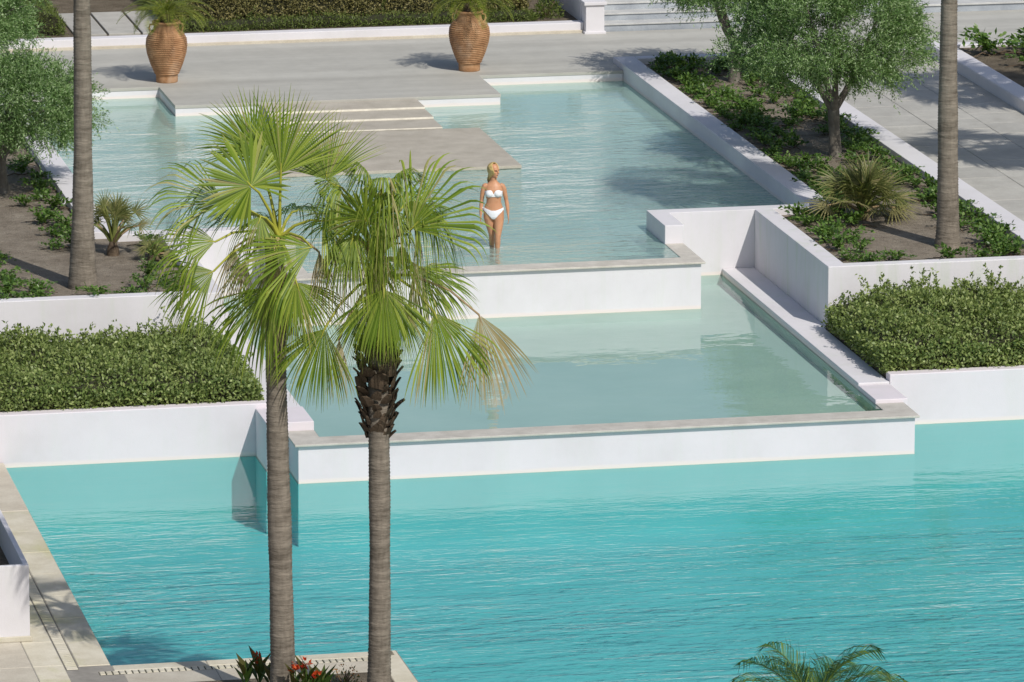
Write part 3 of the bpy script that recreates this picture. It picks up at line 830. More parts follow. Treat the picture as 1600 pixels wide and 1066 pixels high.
for i, (x, y) in enumerate(left_pts):
    if x < -7.5: lb = 'low leafy shrub at the left photo edge, left of the tall trunk'
    elif x > -6.3: lb = 'low leafy shrub in the left bed, between the tall trunk and the front palms'
    else: lb = 'low leafy shrub in the left bed, in the row along the pool wall'
    creeper(x, y, .185, i, rg.uniform(.75, 1.15), lb, 'creeping shrubs in the left bed')
RB = 'low leafy shrub creeping over the soil of the right bed'
right_pts = []
y = -3.3
while y < 15:
    if y > 1.3:
        right_pts.append((6.45 + rg.uniform(-.08, .18), y)); right_pts.append((6.85 + rg.uniform(-.12, .15), y + .3)) if rg.random() < .72 else None
    right_pts.append((8.22 + rg.uniform(-.18, .05), y)); right_pts.append((7.85 + rg.uniform(-.15, .15), y + .25)) if rg.random() < .55 else None
    y += rg.uniform(.42, .6)
for p in [(5.4,-3.1),(5.45,-2.4),(5.4,-1.7),(5.5,-1.0),(5.45,-.3),(5.5,.3),(5.85,.0),(5.8,-.8),(5.85,-1.7),(5.75,-2.6),(6.2,.5),(6.3,1.3),(6.1,-3.4),(6.9,-3.6),(7.5,-3.5),(5.6,-3.55),(7.9,-3.4),(7.2,14.9),(7.7,14.6),(6.6,15.1),(7.4,8.6),(7.0,9.4),(7.3,10.6),(7.6,11.7),(7.1,12.2),(7.4,14.0),(6.2,-.5)]:
    right_pts.append(p)
for i, (x, y) in enumerate(right_pts):
    if y < .9 and x < 7.0: lb = 'low leafy shrub in the front corner of the right bed, before the dwarf palm'
    elif x < 7.05: lb = 'low leafy shrub in the right bed, in the row along the pool wall'
    elif x > 7.75: lb = 'low leafy shrub in the right bed, in the row along the path kerb'
    else: lb = 'low leafy shrub in the middle of the right bed near the olive trunks'
    creeper(x, y, .185, i, rg.uniform(.75, 1.2), lb, 'creeping shrubs in the right bed')
FB = 'low leafy shrub in the far right bed beyond the path'
for i in range(16):
    creeper(12.6 + rg.uniform(0, 2.2), 11.5 + i * .25 + rg.uniform(-.1, .1), .29, i, rg.uniform(1.3, 2.0), FB, 'shrubs in the far right bed')
shrub('planter_shrub', (-10.6, -15.4, -.62), .75, .55, 'small dark green shrub inside the tall white planter box', 35, M['fresh_leaf'], 900, (.06, .10), (.03, .05))

# ------------------------------------------------------------------ fan palm fronds
def frond_geo(base, hub, mid, nrm, r, spread=4.6, nseg=46, split=0.5, droop=1.2, dry=0.0, seed=0, pet=True, wob=0.06, fold=0.13):
    """palmate leaf: curved petiole from base to hub, pleated segments fused near the hub, free drooping tips"""
    rs = random.Random(seed)
    base, hub = Vector(base), Vector(hub)
    mid = Vector(mid).normalized(); nrm = Vector(nrm)
    nrm = (nrm - mid * nrm.dot(mid)).normalized(); side = nrm.cross(mid)
    V, F, A = [], [], []
    ts = [0.03, 0.16, 0.32, split, split + (1 - split) * .25, split + (1 - split) * .5, split + (1 - split) * .75, 1.0]
    da = spread / nseg
    for i in range(nseg):
        a = -spread / 2 + (i + .5) * da
        d = mid * math.cos(a) + side * math.sin(a)
        L = r * (0.80 + 0.20 * math.cos(a * .62)) * rs.uniform(.93, 1.05)
        d = (d + nrm * (-0.16 * (1 - math.cos(a)) + rs.uniform(-wob, wob) * .5)).normalized()
        sl = (nrm.cross(d)).normalized()
        up = d.cross(sl).normalized()
        if up.dot(nrm) < 0: up = -up
        sp = split * rs.uniform(.86, 1.1)
        p = hub.copy(); prev = 0.0; dirv = d.copy()
        dr = droop * rs.uniform(.6, 1.45); tw = rs.uniform(-wob, wob)
        sd_ = rs.uniform(.35, .8) if (dry < .4 and rs.random() < .09) else rs.uniform(0, .10)
        b0 = len(V)
        for k, tt in enumerate(ts):
            step = (tt - prev) * L
            if tt > sp:
                dirv = (dirv + Vector((tw, tw * .5, -1.0)) * dr * (tt - prev) * 1.25).normalized()
            else:
                dirv = (dirv + Vector((0, 0, -1.0)) * droop * .10 * (tt - prev)).normalized()
            p = p + dirv * step; prev = tt
            wmax = 2 * L * sp * math.tan(da / 2) * 0.98
            w = 2 * L * tt * math.tan(da / 2) * .98 if tt <= sp else wmax * max(0.06, (1 - (tt - sp) / (1 - sp)) ** .8)
            V += [p - sl * w / 2, p + up * w * fold, p + sl * w / 2]
            dv = dry + sd_ + (max(0, tt - .82) * 3.2 * rs.random() if dry < .5 else 0)
            A += [min(1, dv)] * 3
        for k in range(len(ts) - 1):
            q = b0 + k * 3
            F += [(q, q+1, q+4, q+3), (q+1, q+2, q+5, q+4)]
    pv, pf = [], []
    if pet:
        ln = (hub - base).length
        c1 = base.lerp(hub, .35) + Vector((0, 0, .13 * ln)); c2 = base.lerp(hub, .72) + Vector((0, 0, .12 * ln))
        pv, pf = tube_arrays([base, c1, c2, hub, hub + mid * r * .12], [.026, .020, .016, .014, .005], 6)
    return V, F, A, pv, pf

def add_frond(name, parent, mat, pmat, *a, **k):
    """a frond (blade) as part of the palm, its stalk as sub-part"""
    V, F, A, pv, pf = frond_geo(*a, **k)
    me = mesh_py(name, V, F)
    at = me.attributes.new('dry', 'FLOAT', 'POINT')
    at.data.foreach_set('value', np.array(A, dtype=np.float32))
    o = link(name, me, mat, parent)
    if len(pv): link('stalk', mesh_py('stalk', pv, pf, True), pmat, o)
    return o

def trunk_mesh(h, r0, r1, seed, flare=0.35, top_bulge=0.0, pitch=0.045, fl=.28):
    """ringed palm trunk"""
    rs = random.Random(seed)
    prof = []; n = int(h / (pitch / 2))
    cx = rs.uniform(0, 6)
    v = []; f = []; m = 20
    for k in range(n + 1):
        z = h * k / n; u = k / n
        r = r0 + (r1 - r0) * u + r0 * flare * math.exp(-z / fl) + top_bulge * math.exp(-((1 - u) * h) / .5)
        r *= 1 + 0.03 * math.sin(z * 2.3 + cx) + 0.018 * math.sin(z * 5.1 + cx)
        r += (0.006 if k % 2 else -0.003) * rs.uniform(.5, 1.3)
        ox = .03 * math.sin(z * .55 + cx) - .03 * math.sin(cx); oy = .03 * math.cos(z * .5 + cx) - .03 * math.cos(cx)
        for i in range(m):
            a = 2 * math.pi * i / m
            rr = r * (1 + rs.uniform(-.012, .012))
            v.append((ox + rr * math.cos(a), oy + rr * math.sin(a), z - .04))
    for k in range(n):
        for i in range(m):
            j = (i + 1) % m
            f.append((k*m+i, k*m+j, (k+1)*m+j, (k+1)*m+i))
    return mesh_py('trunk', v, f, True)

def random_crown(t, top, n, seed, r=0.85, pet=0.9, dead=6):
    rs = random.Random(seed)
    for i in range(n):
        a = i * 2.4 + rs.uniform(-.2, .2); e = math.radians(rs.uniform(-35, 75))
        d = Vector((math.cos(a) * math.cos(e), math.sin(a) * math.cos(e), math.sin(e)))
        hub = top + d * pet * rs.uniform(.8, 1.1)
        mid = (d + Vector((0, 0, -.35))).normalized(); nrm = Vector((0, 0, 1)) + d * .3
        add_frond('frond', t, M['palm_leaf'], M['petiole'], top, hub, mid, nrm, r * rs.uniform(.85, 1.1), 4.4, 30, .5, rs.uniform(.9, 1.8), 0.0, seed * 50 + i)
    for i in range(dead):
        a = i * 1.05 + rs.random(); d = Vector((math.cos(a), math.sin(a), -.5)).normalized()
        hub = top + d * .4 + Vector((0, 0, -.35))
        add_frond('dry_frond', t, M['palm_leaf_old'], M['petiole_dry'], top + Vector((0, 0, -.1)), hub, Vector((d.x * .3, d.y * .3, -1)), d, r * .8, 2.6, 20, .4, 1.5, .6, seed * 70 + i)

# tall palms in the left and right beds (crowns above the photo)
for (x, y, label, seed) in ((6.95 + .32, -2.35, 'tall ringed palm trunk in the right bed beside the dwarf palm', 61), (-6.83, -2.75, 'tall ringed palm trunk in the left bed beside the upper pool', 62),
        (12.85, -.3, 'tall palm off to the right whose crown shades the middle of the path', 63), (13.9, 5.6, 'tall palm farther back off to the right, shading path and far kerb', 64)):
    t = empty('fan_palm', (x, y, .19 if x < 9 else .29), label, 'palm')
    H = 7.3 if y < 2 and x < 9 else 6.7
    link('trunk', trunk_mesh(H, .172 if seed == 61 else .165, .105, seed, .28 if seed == 61 else .52, fl=.55), M['palm_bark'], t)
    random_crown(t, Vector((0, 0, H)), 34, seed, .95, 1.0)

# the two palms in front of the pool: fronds laid out one by one
# each: hub offset from crown (right, up, toward viewer), blade direction, face normal, radius, options
RT = Vector((0.979, -0.2025, 0.0)); UPV = Vector((0, 0, 1)); TW = Vector((-0.2025, -0.979, 0.0))
def L3(r, u, w): return RT * r + UPV * u + TW * w
def front_palm(loc, H, r0, r1, label, seed, crown_h, spec, heart):
    t = empty('fan_palm', loc, label, 'palm')
    link('trunk', trunk_mesh(H, r0, r1, seed, .12), M['palm_bark'], t)
    c = Vector((0, 0, crown_h))
    for i, (hub, mid, nrm, r, kw) in enumerate(spec):
        kw = dict(kw); old = kw.pop('old', False); b = kw.pop('base', (0, heart + min(0, hub[1]) * .35, 0))
        add_frond('dry_frond' if old else 'frond', t, M['palm_leaf_old'] if old else M['palm_leaf'], M['petiole_dry'] if old else M['petiole'],
             c + L3(*b), c + L3(*hub), L3(*mid), L3(*nrm), r, seed=seed * 40 + i, **kw)
    return t

S1 = [
    # hub(right, up, toward)  blade direction  face normal  radius
    ((-.33, 1.10, .35), (-.58, .75, .05), (.25, .30, 1), .72, dict(spread=5.0, droop=.30, split=.66)),
    ((.03, 1.22, .12), (.02, 1, -.05), (.1, .2, 1), 1.08, dict(spread=2.5, droop=.30, split=.50)),
    ((-.32, 1.42, -.25), (-.30, 1, -.15), (-.1, .2, 1), .82, dict(spread=3.0, droop=.45, split=.5)),
    ((-.70, .84, .0), (-1, .42, .10), (.35, .75, .65), 1.12, dict(spread=1.9, droop=3.0, split=.62)),
    ((-.78, .40, .35), (-1, .12, .10), (.15, .9, .55), 1.15, dict(spread=2.0, droop=4.2, split=.55)),
    ((.42, .38, .62), (-1, -.10, .15), (-.05, .85, .7), 1.35, dict(spread=1.9, droop=4.0, split=.60)),
    ((-.80, .04, .40), (-.85, -.42, .05), (-.1, .7, .8), .95, dict(spread=1.8, droop=1.8, split=.62)),
    ((-.08, -.14, .48), (-.66, -.80, .05), (-.45, .5, .9), 1.28, dict(spread=1.7, droop=1.8, split=.60)),
    ((.22, -.10, .40), (.30, -.95, .1), (.3, .3, 1), .95, dict(spread=2.2, droop=.9, split=.45)),
    ((.55, .62, .15), (.8, .0, .1), (.1, 1, .5), .85, dict(spread=3.0, droop=2.0, split=.45)),
    ((-.22, .70, .25), (-.25, -.7, .4), (0, .7, .8), .85, dict(spread=2.0, droop=2.6, split=.35)),
    ((-.40, .55, -.6), (-.6, .2, -.8), (0, 1, -.2), .85, dict(spread=3.2, droop=1.6, split=.5)),
    ((.20, .60, -.6), (.2, .1, -1), (0, 1, -.2), .85, dict(spread=3.2, droop=1.6, split=.5)),
    # dry fronds and strands hanging round the neck of the trunk
    ((-.08, .18, .26), (-.05, -1, .08), (0, .1, 1), 1.05, dict(spread=1.2, nseg=18, droop=.8, split=.30, dry=.45, old=True)),
    ((.14, .00, .26), (.06, -1, .08), (0, .1, 1), 1.15, dict(spread=1.1, nseg=18, droop=.8, split=.30, dry=.55, old=True)),
    ((-.12, -.35, .20), (-.12, -1, .08), (0, .1, 1), .80, dict(spread=1.2, nseg=16, droop=.8, split=.30, dry=.5, old=True)),
    ((-.55, .30, .22), (-.12, -1, .05), (0, .1, 1), .95, dict(spread=1.0, nseg=16, droop=.8, split=.25, dry=.8, old=True)),
    ((-.42, .10, .1), (-.3, -1, .1), (0, .1, 1), .80, dict(spread=1.2, nseg=16, droop=.8, split=.30, dry=.8, old=True)),
    ((.50, .25, .25), (.12, -1, .1), (.2, .1, 1), 1.05, dict(spread=.9, nseg=12, droop=.8, split=.22, dry=.8, old=True)),
    ((.0, -.2, -.25), (0, -1, -.1), (0, .1, -1), .95, dict(spread=1.8, nseg=20, droop=.8, split=.35, dry=.5, old=True)),
]
S2 = [
    ((.10, -.04, .60), (.0, -1, .22), (0, .35, 1), .92, dict(spread=2.5, droop=1.3, split=.62)),
    ((.72, -.37, .42), (.40, -1, .05), (.30, .25, 1), 1.18, dict(spread=1.6, droop=1.2, split=.64)),
    ((1.27, -.46, .12), (.32, -1, .05), (.7, .2, .75), 1.25, dict(spread=1.5, nseg=34, droop=.5, split=.50, dry=.12, old=True)),
    ((-.64, -.56, .50), (-.38, -1, .05), (-.25, .3, 1), 1.02, dict(spread=1.9, droop=1.2, split=.58)),
    ((-.12, .84, .66), (-.15, .55, .25), (0, .25, 1), .52, dict(spread=5.2, droop=.6, split=.70)),
    ((.44, .72, .62), (.68, .80, .0), (-.35, .35, .9), 1.15, dict(spread=2.0, droop=4.0, split=.72)),
    ((.30, 1.28, .20), (.10, .35, .35), (.1, .8, .6), 1.35, dict(spread=2.8, droop=6.0, split=.22)),
    ((-.10, 1.32, .15), (-.15, .35, .35), (-.1, .8, .6), 1.40, dict(spread=2.8, droop=6.0, split=.22)),
    ((-.42, 1.15, .15), (-.45, .3, .3), (-.2, .8, .6), 1.25, dict(spread=2.6, droop=5.0, split=.25)),
    ((-.62, 1.18, -.25), (-.10, 1, -.1), (.1, .2, .95), .88, dict(spread=2.4, droop=.35, split=.42)),
    ((.15, .95, .45), (.10, -.35, .6), (0, .8, .7), 1.35, dict(spread=2.2, droop=5.0, split=.24)),
    ((.52, .95, .30), (.45, .1, .4), (.2, .9, .5), 1.40, dict(spread=2.0, droop=5.0, split=.22)),
    ((-.28, .60, .45), (-.15, -.5, .5), (0, .7, .8), 1.10, dict(spread=2.2, droop=3.2, split=.30)),
    ((.56, .08, -.10), (.9, -.55, .0), (.2, .9, .4), .90, dict(spread=2.5, droop=.9, split=.62)),
    ((.45, .00, -.30), (.75, -.8, -.1), (.3, .8, .4), .90, dict(spread=2.6, droop=1.0, split=.6)),
    ((.30, .75, -.5), (.3, .6, -.8), (0, 1, -.2), .9, dict(spread=3.4, droop=1.8, split=.5)),
    ((-.35, .60, -.6), (-.4, .4, -.9), (0, 1, -.2), .9, dict(spread=3.4, droop=1.8, split=.5)),
    ((.0, .1, -.65), (0, -.1, -1), (0, 1, -.2), .85, dict(spread=3.4, droop=1.5, split=.5)),
    ((.28, -.28, .28), (.22, -1, .1), (.2, .2, 1), .82, dict(spread=1.7, droop=.6, split=.45)),
    ((-.14, -.32, .30), (-.1, -1, .1), (-.1, .2, 1), .82, dict(spread=1.7, droop=.6, split=.45)),
    ((.05, .45, .50), (.05, -1, .1), (0, .1, 1), .95, dict(spread=1.3, nseg=26, droop=.8, split=.28)),
    ((.32, .50, .42), (.05, -1, .1), (0, .1, 1), .95, dict(spread=1.0, nseg=20, droop=.8, split=.28)),
    ((.10, 1.30, .46), (.0, .25, .5), (0, .8, .6), 1.35, dict(spread=1.6, nseg=24, droop=7.0, split=.20)),
    # dry strands
    ((.52, .70, .36), (.02, -1, .05), (.2, .1, 1), 1.25, dict(spread=.35, nseg=9, droop=.8, split=.20, dry=.8, old=True)),
    ((.48, .20, .30), (.05, -1, .05), (.2, .1, 1), .85, dict(spread=.5, nseg=9, droop=.8, split=.22, dry=.8, old=True)),
    ((-.42, .62, .40), (-.25, -1, .05), (0, .1, 1), 1.30, dict(spread=.9, nseg=13, droop=.8, split=.20, dry=.85, old=True)),
    ((-.28, .58, .42), (.05, -1, .05), (0, .1, 1), 1.10, dict(spread=.7, nseg=9, droop=.8, split=.20, dry=.85, old=True)),
    ((-.46, -.70, .46), (.0, -1, .0), (.3, .1, 1), .85, dict(spread=.7, nseg=14, droop=.8, split=.30, dry=.8, old=True)),
    ((.02, .30, .45), (.0, -1, .05), (0, .1, 1), .75, dict(spread=.6, nseg=9, droop=.8, split=.30, dry=.6, old=True)),
]
p1 = front_palm((-6.87, -21.75, -1.26), 6.0, .160, .118, 'left of the two front palms, smooth ringed trunk standing before the pool', 71, 5.62, S1, .38)
p2 = front_palm((-5.68, -21.95, -1.26), 5.70, .140, .122, 'right of the two front palms, with shaggy dark leaf bases below its crown', 72, 5.50, S2, .18)
# leaf bases on the right palm's upper trunk
def husk_mesh():
    v = []; f = []
    pr = [(0, .070, .0), (.05, .078, .016), (.10, .062, .036), (.15, .034, .058)]
    for z, w, o in pr: v += [(-w, o - .008, z), (0, o + .014, z), (w, o - .008, z), (0, o - .016, z)]
    for k in range(3):
        for i in range(4):
            j = (i + 1) % 4
            f.append((k*4+i, k*4+j, (k+1)*4+j, (k+1)*4+i))
    f.append((12, 13, 14, 15))
    me = mesh_py('leaf_base', v, f); me.materials.append(M['leaf_base']); return me
husk = husk_mesh(); rg = random.Random(9)
for i in range(110):
    a = i * 2.39996 + rg.uniform(-.2, .2); z = 3.42 + i * (1.25 / 110)
    rr = .128 + .085 * math.sin(min(1, (z - 3.42) / .55) * 1.57) + rg.uniform(-.012, .02)
    o = link('leaf_base', husk, None, p2, (math.cos(a) * rr, math.sin(a) * rr, z), (rg.uniform(-.45, .2), rg.uniform(-.4, .4), a - math.pi / 2 + rg.uniform(-.3, .3)), rg.uniform(.7, 1.25))
for i in range(26):
    a = i * 2.39996; z = 4.75 + i * .028
    link('leaf_base', husk, None, p1, (math.cos(a) * .118, math.sin(a) * .118, z), (rg.uniform(-.3, .1), 0, a - math.pi / 2), rg.uniform(.7, 1.0))

# ---- dwarf fan palms
def dwarf_palm(loc, n, r, pet, label, seed, elev=(5, 80), h0=.12):
    rs = random.Random(seed)
    t = empty('dwarf_palm', loc, label, 'palm')
    gm = Geo(); gm.tube([(0,0,-.05),(0,0,h0*.6),(0,0,h0+.08)], [.11,.10,.04], 10)
    link('stem', gm.mesh('stem'), M['leaf_base'], t)
    b = Vector((0, 0, h0))
    for i in range(n):
        a = i * 2.4 + rs.uniform(-.3, .3); e = math.radians(elev[0] + (elev[1] - elev[0]) * ((i + .5) / n) + rs.uniform(-8, 8))
        d = Vector((math.cos(a) * math.cos(e), math.sin(a) * math.cos(e), math.sin(e)))
        hub = b + d * pet * rs.uniform(.75, 1.15)
        old = i < n * .2
        add_frond('frond', t, M['dwarf_leaf'], M['petiole_dry'] if old else M['petiole_green'], b, hub, (d + Vector((0, 0, -.15))), Vector((0, 0, 1)) - d * .25 + Vector((0, -.3, 0)), r * rs.uniform(.85, 1.15), 3.6, 18, .35, .5, .5 if old else .05, seed * 30 + i, fold=.2)
dwarf_palm((6.50, .05, .19), 40, .46, .55, 'bushy dwarf fan palm in the right bed beside the tall trunk', 81)
dwarf_palm((-6.02, -.35, .19), 20, .30, .55, 'small upright dwarf fan palm in the left bed by the pool wall', 82, (35, 88), .18)
dwarf_palm((-5.45, -.9, .19), 10, .22, .22, 'tiny pale fan palm low on the soil beside the upper pool corner', 83, (10, 70), .06)

# ---- cycads in the jars, and the jars
def cycad_frond(L, seed):
    rs = random.Random(seed); V = []; F = []
    n = 34; p = Vector((0, 0, 0)); d = Vector((.55, 0, .84)); pts = []
    for k in range(n + 1):
        pts.append((p.copy(), d.copy())); p = p + d * (L / n); d = (d + Vector((.006, 0, -.052))).normalized()
    tv, tf = tube_arrays([q for q, _ in pts[::4]], [.010 - .0009 * i for i in range(len(pts[::4]))], 5)
    for k in range(3, n):
        q, dd = pts[k]; u = k / n
        w = .21 * math.sin(math.pi * min(1, u * .92 + .10)) ** .7
        for s in (-1, 1):
            b = len(V); sd = (Vector((0, s, 0)) + dd * .55 + Vector((0, 0, .28))).normalized() * w * rs.uniform(.9, 1.1)
            V += [q - dd * .007, q + sd * .5 - dd * .006, q + sd + Vector((0, 0, -.02)), q + sd * .5 + dd * .009]
            F.append((b, b+1, b+2, b+3))
    b = len(V)
    me = mesh_py('frond', list(V) + list(tv), F + [tuple(b + i for i in q) for q in tf]); me.materials.append(M['cycad_leaf'])
    return me
cyc = [cycad_frond(.95, 1), cycad_frond(.85, 2), cycad_frond(1.0, 3)]
M['terracotta'] = None
def mat_terracotta():
    m, nt, out = new_mat('weathered_terracotta')
    v = pos_vec(nt, (1, 1, 1), True)
    n1 = noise(nt, 4.5, 6, 0.65, v, .4)
    col = ramp(nt, n1, [(0.28, (0.24, 0.115, 0.05)), (0.52, (0.40, 0.215, 0.105)), (0.75, (0.54, 0.335, 0.19))])
    n2 = noise(nt, 1.0, 4, 0.6, pos_vec(nt, (2.2, 2.2, 1.2), True))
    col = mixc(nt, mathn(nt, 'MULTIPLY', ramp(nt, n2, [(0.56, (0, 0, 0)), (0.7, (1, 1, 1))]), .45), col, (0.55, 0.42, 0.31))
    principled(nt, out, col, .72, .3, noise(nt, 30, 3, .6, v), .005, .4)
    return m
M['terracotta'] = mat_terracotta()
def jar(loc, label, clabel, seed):
    t = empty('terracotta_jar', loc, label, 'jar', None, (seed - 91) * 2.8)
    pr = []
    key = [(0, .200), (.12, .205), (.17, .225), (.35, .300), (.55, .362), (.70, .382), (.82, .370), (.92, .318), (.98, .262)]
    zs_ = np.linspace(.15, .97, 150)
    kz = [k[0] for k in key]; kr = [k[1] for k in key]
    pr += [(.0, .002), (.196, .002), (.202, .012), (.204, .10), (.206, .15)]
    for z in zs_:
        r = np.interp(z, kz, kr)
        c = (z - .15) / .0365
        pr.append((r + .021 * (abs(math.sin(math.pi * c)) ** .6) - .010, z))
    b = link('body', lathe(pr, 56, 'body'), M['terracotta'], t)
    nk = link('neck', lathe([(.258, .965), (.238, 1.0), (.232, 1.06), (.236, 1.10)], 48, 'neck'), M['terracotta'], t)
    link('rim', lathe([(.236, 1.10), (.262, 1.105), (.270, 1.125), (.262, 1.148), (.235, 1.150), (.215, 1.12), (.215, 1.0)], 48, 'rim'), M['terracotta'], t)
    for s in (-1, 1):
        gm = Geo(); gm.tube([(s*.232, .03, 1.09), (s*.300, .03, 1.08), (s*.318, .03, 1.02), (s*.295, .03, .95)], [.022, .02, .02, .022], 8)
        link('handle', gm.mesh('handle'), M['terracotta'], nk)
    link('soil', lathe([(.0, 1.08), (.214, 1.07)], 24, 'soil'), M['soil'], t)
    c = empty('cycad', (loc[0], loc[1], loc[2] + 1.06), clabel, 'cycad')
    gm = Geo(); gm.tube([(0,0,0),(0,0,.12),(0,0,.22),(0,0,.27)], [.11,.12,.10,.03], 12)
    link('trunk', gm.mesh('trunk'), M['leaf_base'], c)
    rs = random.Random(seed)
    for i in range(30):
        a = i * 2.4 + rs.uniform(-.15, .15); tilt = rs.uniform(-.45, .55) if i > 8 else rs.uniform(.35, .8)
        link('frond', cyc[i % 3], None, c, (math.cos(a)*.05, math.sin(a)*.05, .22), Euler((0, tilt, a)), rs.uniform(.85, 1.1))
jar((-2.80, 15.42, DECK), 'ribbed terracotta jar on the terrace, left of the two', 'cycad with yellow green feather fronds in the left terracotta jar', 91)
jar((2.96, 15.50, DECK), 'ribbed terracotta jar on the terrace, right of the two', 'cycad growing in the right terracotta jar', 92)

# ---- canna lilies and small flowers at the bottom edge, low palm at the bottom right
M['canna_leaf'] = mat_leaf('canna_leaf', [(0.0, (0.03, 0.06, 0.012)), (0.6, (0.07, 0.13, 0.025)), (1.0, (0.10, 0.08, 0.03))], .3, .35)
M['red_petal'] = mat_leaf('red_petal', [(0.0, (0.45, 0.03, 0.015)), (1.0, (0.62, 0.10, 0.02))], .3, .5)
M['orange_petal'] = mat_leaf('orange_petal', [(0.0, (0.45, 0.16, 0.05)), (0.5, (0.50, 0.30, 0.12)), (1.0, (0.30, 0.08, 0.04))], .3, .5)
def canna(loc, h, label, seed, flower=True):
    rs = np.random.RandomState(seed)
    t = empty('canna_lily', loc, label, 'flower')
    gm = Geo(); gm.tube([(0,0,-.03),(.01,0,h*.5),(.0,.01,h)], [.012,.010,.006], 6)
    link('stem', gm.mesh('stem'), M['canna_leaf'], t)
    n = 7; a = np.arange(n) * 2.4 + rs.rand()
    P = np.stack([a*0, a*0, np.linspace(.08, h*.62, n)], 1); D = np.stack([np.cos(a)*.5, np.sin(a)*.5, a*0 + .85], 1); N = np.stack([-np.cos(a), -np.sin(a), a*0 + .5], 1)
    link('foliage', leaves('foliage', P, D, N, rs.uniform(.26, .38, n), rs.uniform(.09, .13, n), M['canna_leaf']), None, t)
    if flower:
        m = 16
        P = np.stack([rs.normal(size=m)*.02, rs.normal(size=m)*.02, h + rs.rand(m)*.10 - .05], 1); D = rs.normal(size=(m, 3)) + np.array([0, 0, .5])
        link('petals', leaves('petals', P, D, rs.normal(size=(m, 3)), rs.uniform(.05, .085, m), rs.uniform(.03, .05, m), M['red_petal']), None, t)
for i, (x, y, h, fl, lb) in enumerate([(-7.28,-21.3,.42,False,'budding canna at the left end of the red flower group'), (-7.10,-21.25,.44,True,'canna with red bloom left of the left front trunk'), (-6.98,-21.5,.36,False,'dark leaved canna without bloom before the left front trunk'),
        (-6.78,-22.15,.56,True,'canna with scarlet bloom in front of the left front trunk'), (-6.64,-22.10,.58,True,'tallest orange red canna bloom before the left front trunk'), (-6.50,-22.0,.40,True,'canna with red bloom at the right foot of the left front trunk'), (-6.40,-21.9,.36,False,'green leaved canna right of the left front trunk')]):
    canna((x, y, -1.24), h, lb, 300 + i, fl)
sf = shrub('flowering_shrub', (-6.02, -21.35, -1.24), .22, .30, 'small flowering plant with orange brown heads between the two front trunks', 36, M['canna_leaf'], 130, (.04, .07), (.01, .02), 'flower')
rs = np.random.RandomState(8); m = 90
d = unit(rs.normal(size=(m, 3))); d[:, 2] = np.abs(d[:, 2])
link('petals', leaves('petals', d * np.array([.24, .24, .33]), rs.normal(size=(m, 3)), rs.normal(size=(m, 3)), rs.uniform(.025, .04, m), rs.uniform(.02, .03, m), M['orange_petal']), None, sf)

M['date_leaf'] = mat_leaf('feather_palm_leaf', [(0.0, (0.02, 0.065, 0.02)), (0.6, (0.05, 0.13, 0.035)), (1.0, (0.22, 0.30, 0.05))], .3, .45, None, .25)
def feather_frond(L, seed):
    rs = random.Random(seed); V = []; F = []
    n = 40; p = Vector((0, 0, 0)); d = Vector((.42, 0, .90)).normalized(); pts = []
    for k in range(n + 1):
        pts.append((p.copy(), d.copy())); p = p + d * (L / n); d = (d + Vector((.008, 0, -.034))).normalized()
    tv, tf = tube_arrays([q for q, _ in pts[::5]], [.016 - .0016 * i for i in range(len(pts[::5]))], 5)
    for k in range(5, n + 1):
        q, dd = pts[k]; u = k / n
        w = .62 * (math.sin(math.pi * min(1, u * .8 + .16)) ** .8)
        for s in (-1, 1):
            b = len(V); sd = (Vector((rs.uniform(-.15, .15), s, 0)) + dd * 1.3 + Vector((0, 0, .45))).normalized()
            m1 = q + sd * w * .5; tip = q + sd * w + Vector((0, 0, -.16 * rs.uniform(.4, 1.6)))
            V += [q - dd * .008, q + dd * .008, m1 + dd * .008, m1 - dd * .008, tip]
            F += [(b, b+1, b+2, b+3), (b+3, b+2, b+4)]
    b = len(V)
    me = mesh_py('frond', list(V) + list(tv), F + [tuple(b + i for i in q) for q in tf]); me.materials.append(M['date_leaf'])
    return me
fp_ = empty('feather_palm', (-1.15, -26.2, -1.30 + .001), 'top of a low feather palm rising at the bottom right edge', 'palm')
gm = Geo(); gm.tube([(0,0,-.05),(0,0,.55),(0,0,.88)], [.16,.15,.06], 12)
link('trunk', gm.mesh('trunk'), M['leaf_base'], fp_)
ff = [feather_frond(1.30, 4), feather_frond(1.15, 5)]
rg = random.Random(12)
for i in range(17):
    a = i * 2.4 + rg.uniform(-.2, .2)
    link('frond', ff[i % 2], None, fp_, (math.cos(a)*.04, math.sin(a)*.04, .80), Euler((0, rg.uniform(-.35, .65), a)), rg.uniform(.8, 1.08))

# ---- small garden spotlight at the left pool wall
sl = empty('garden_spotlight', (-6.33, 3.55, .19), 'small white garden spotlight beside the left pool wall', 'lamp')
gm = Geo(); gm.tube([(0,0,-.03),(0,0,.06),(0,0,.10)], [.008,.008,.008], 8)
link('stake', gm.mesh('stake'), M['stem'], sl)
gm = Geo(); gm.tube([(-.02,.05,.13),(-.018,.045,.131),(.0,0,.14),(.02,-.05,.15),(.021,-.051,.15)], [.01,.034,.04,.044,.035], 14)
link('head', gm.mesh('head'), M['white_box'], sl)

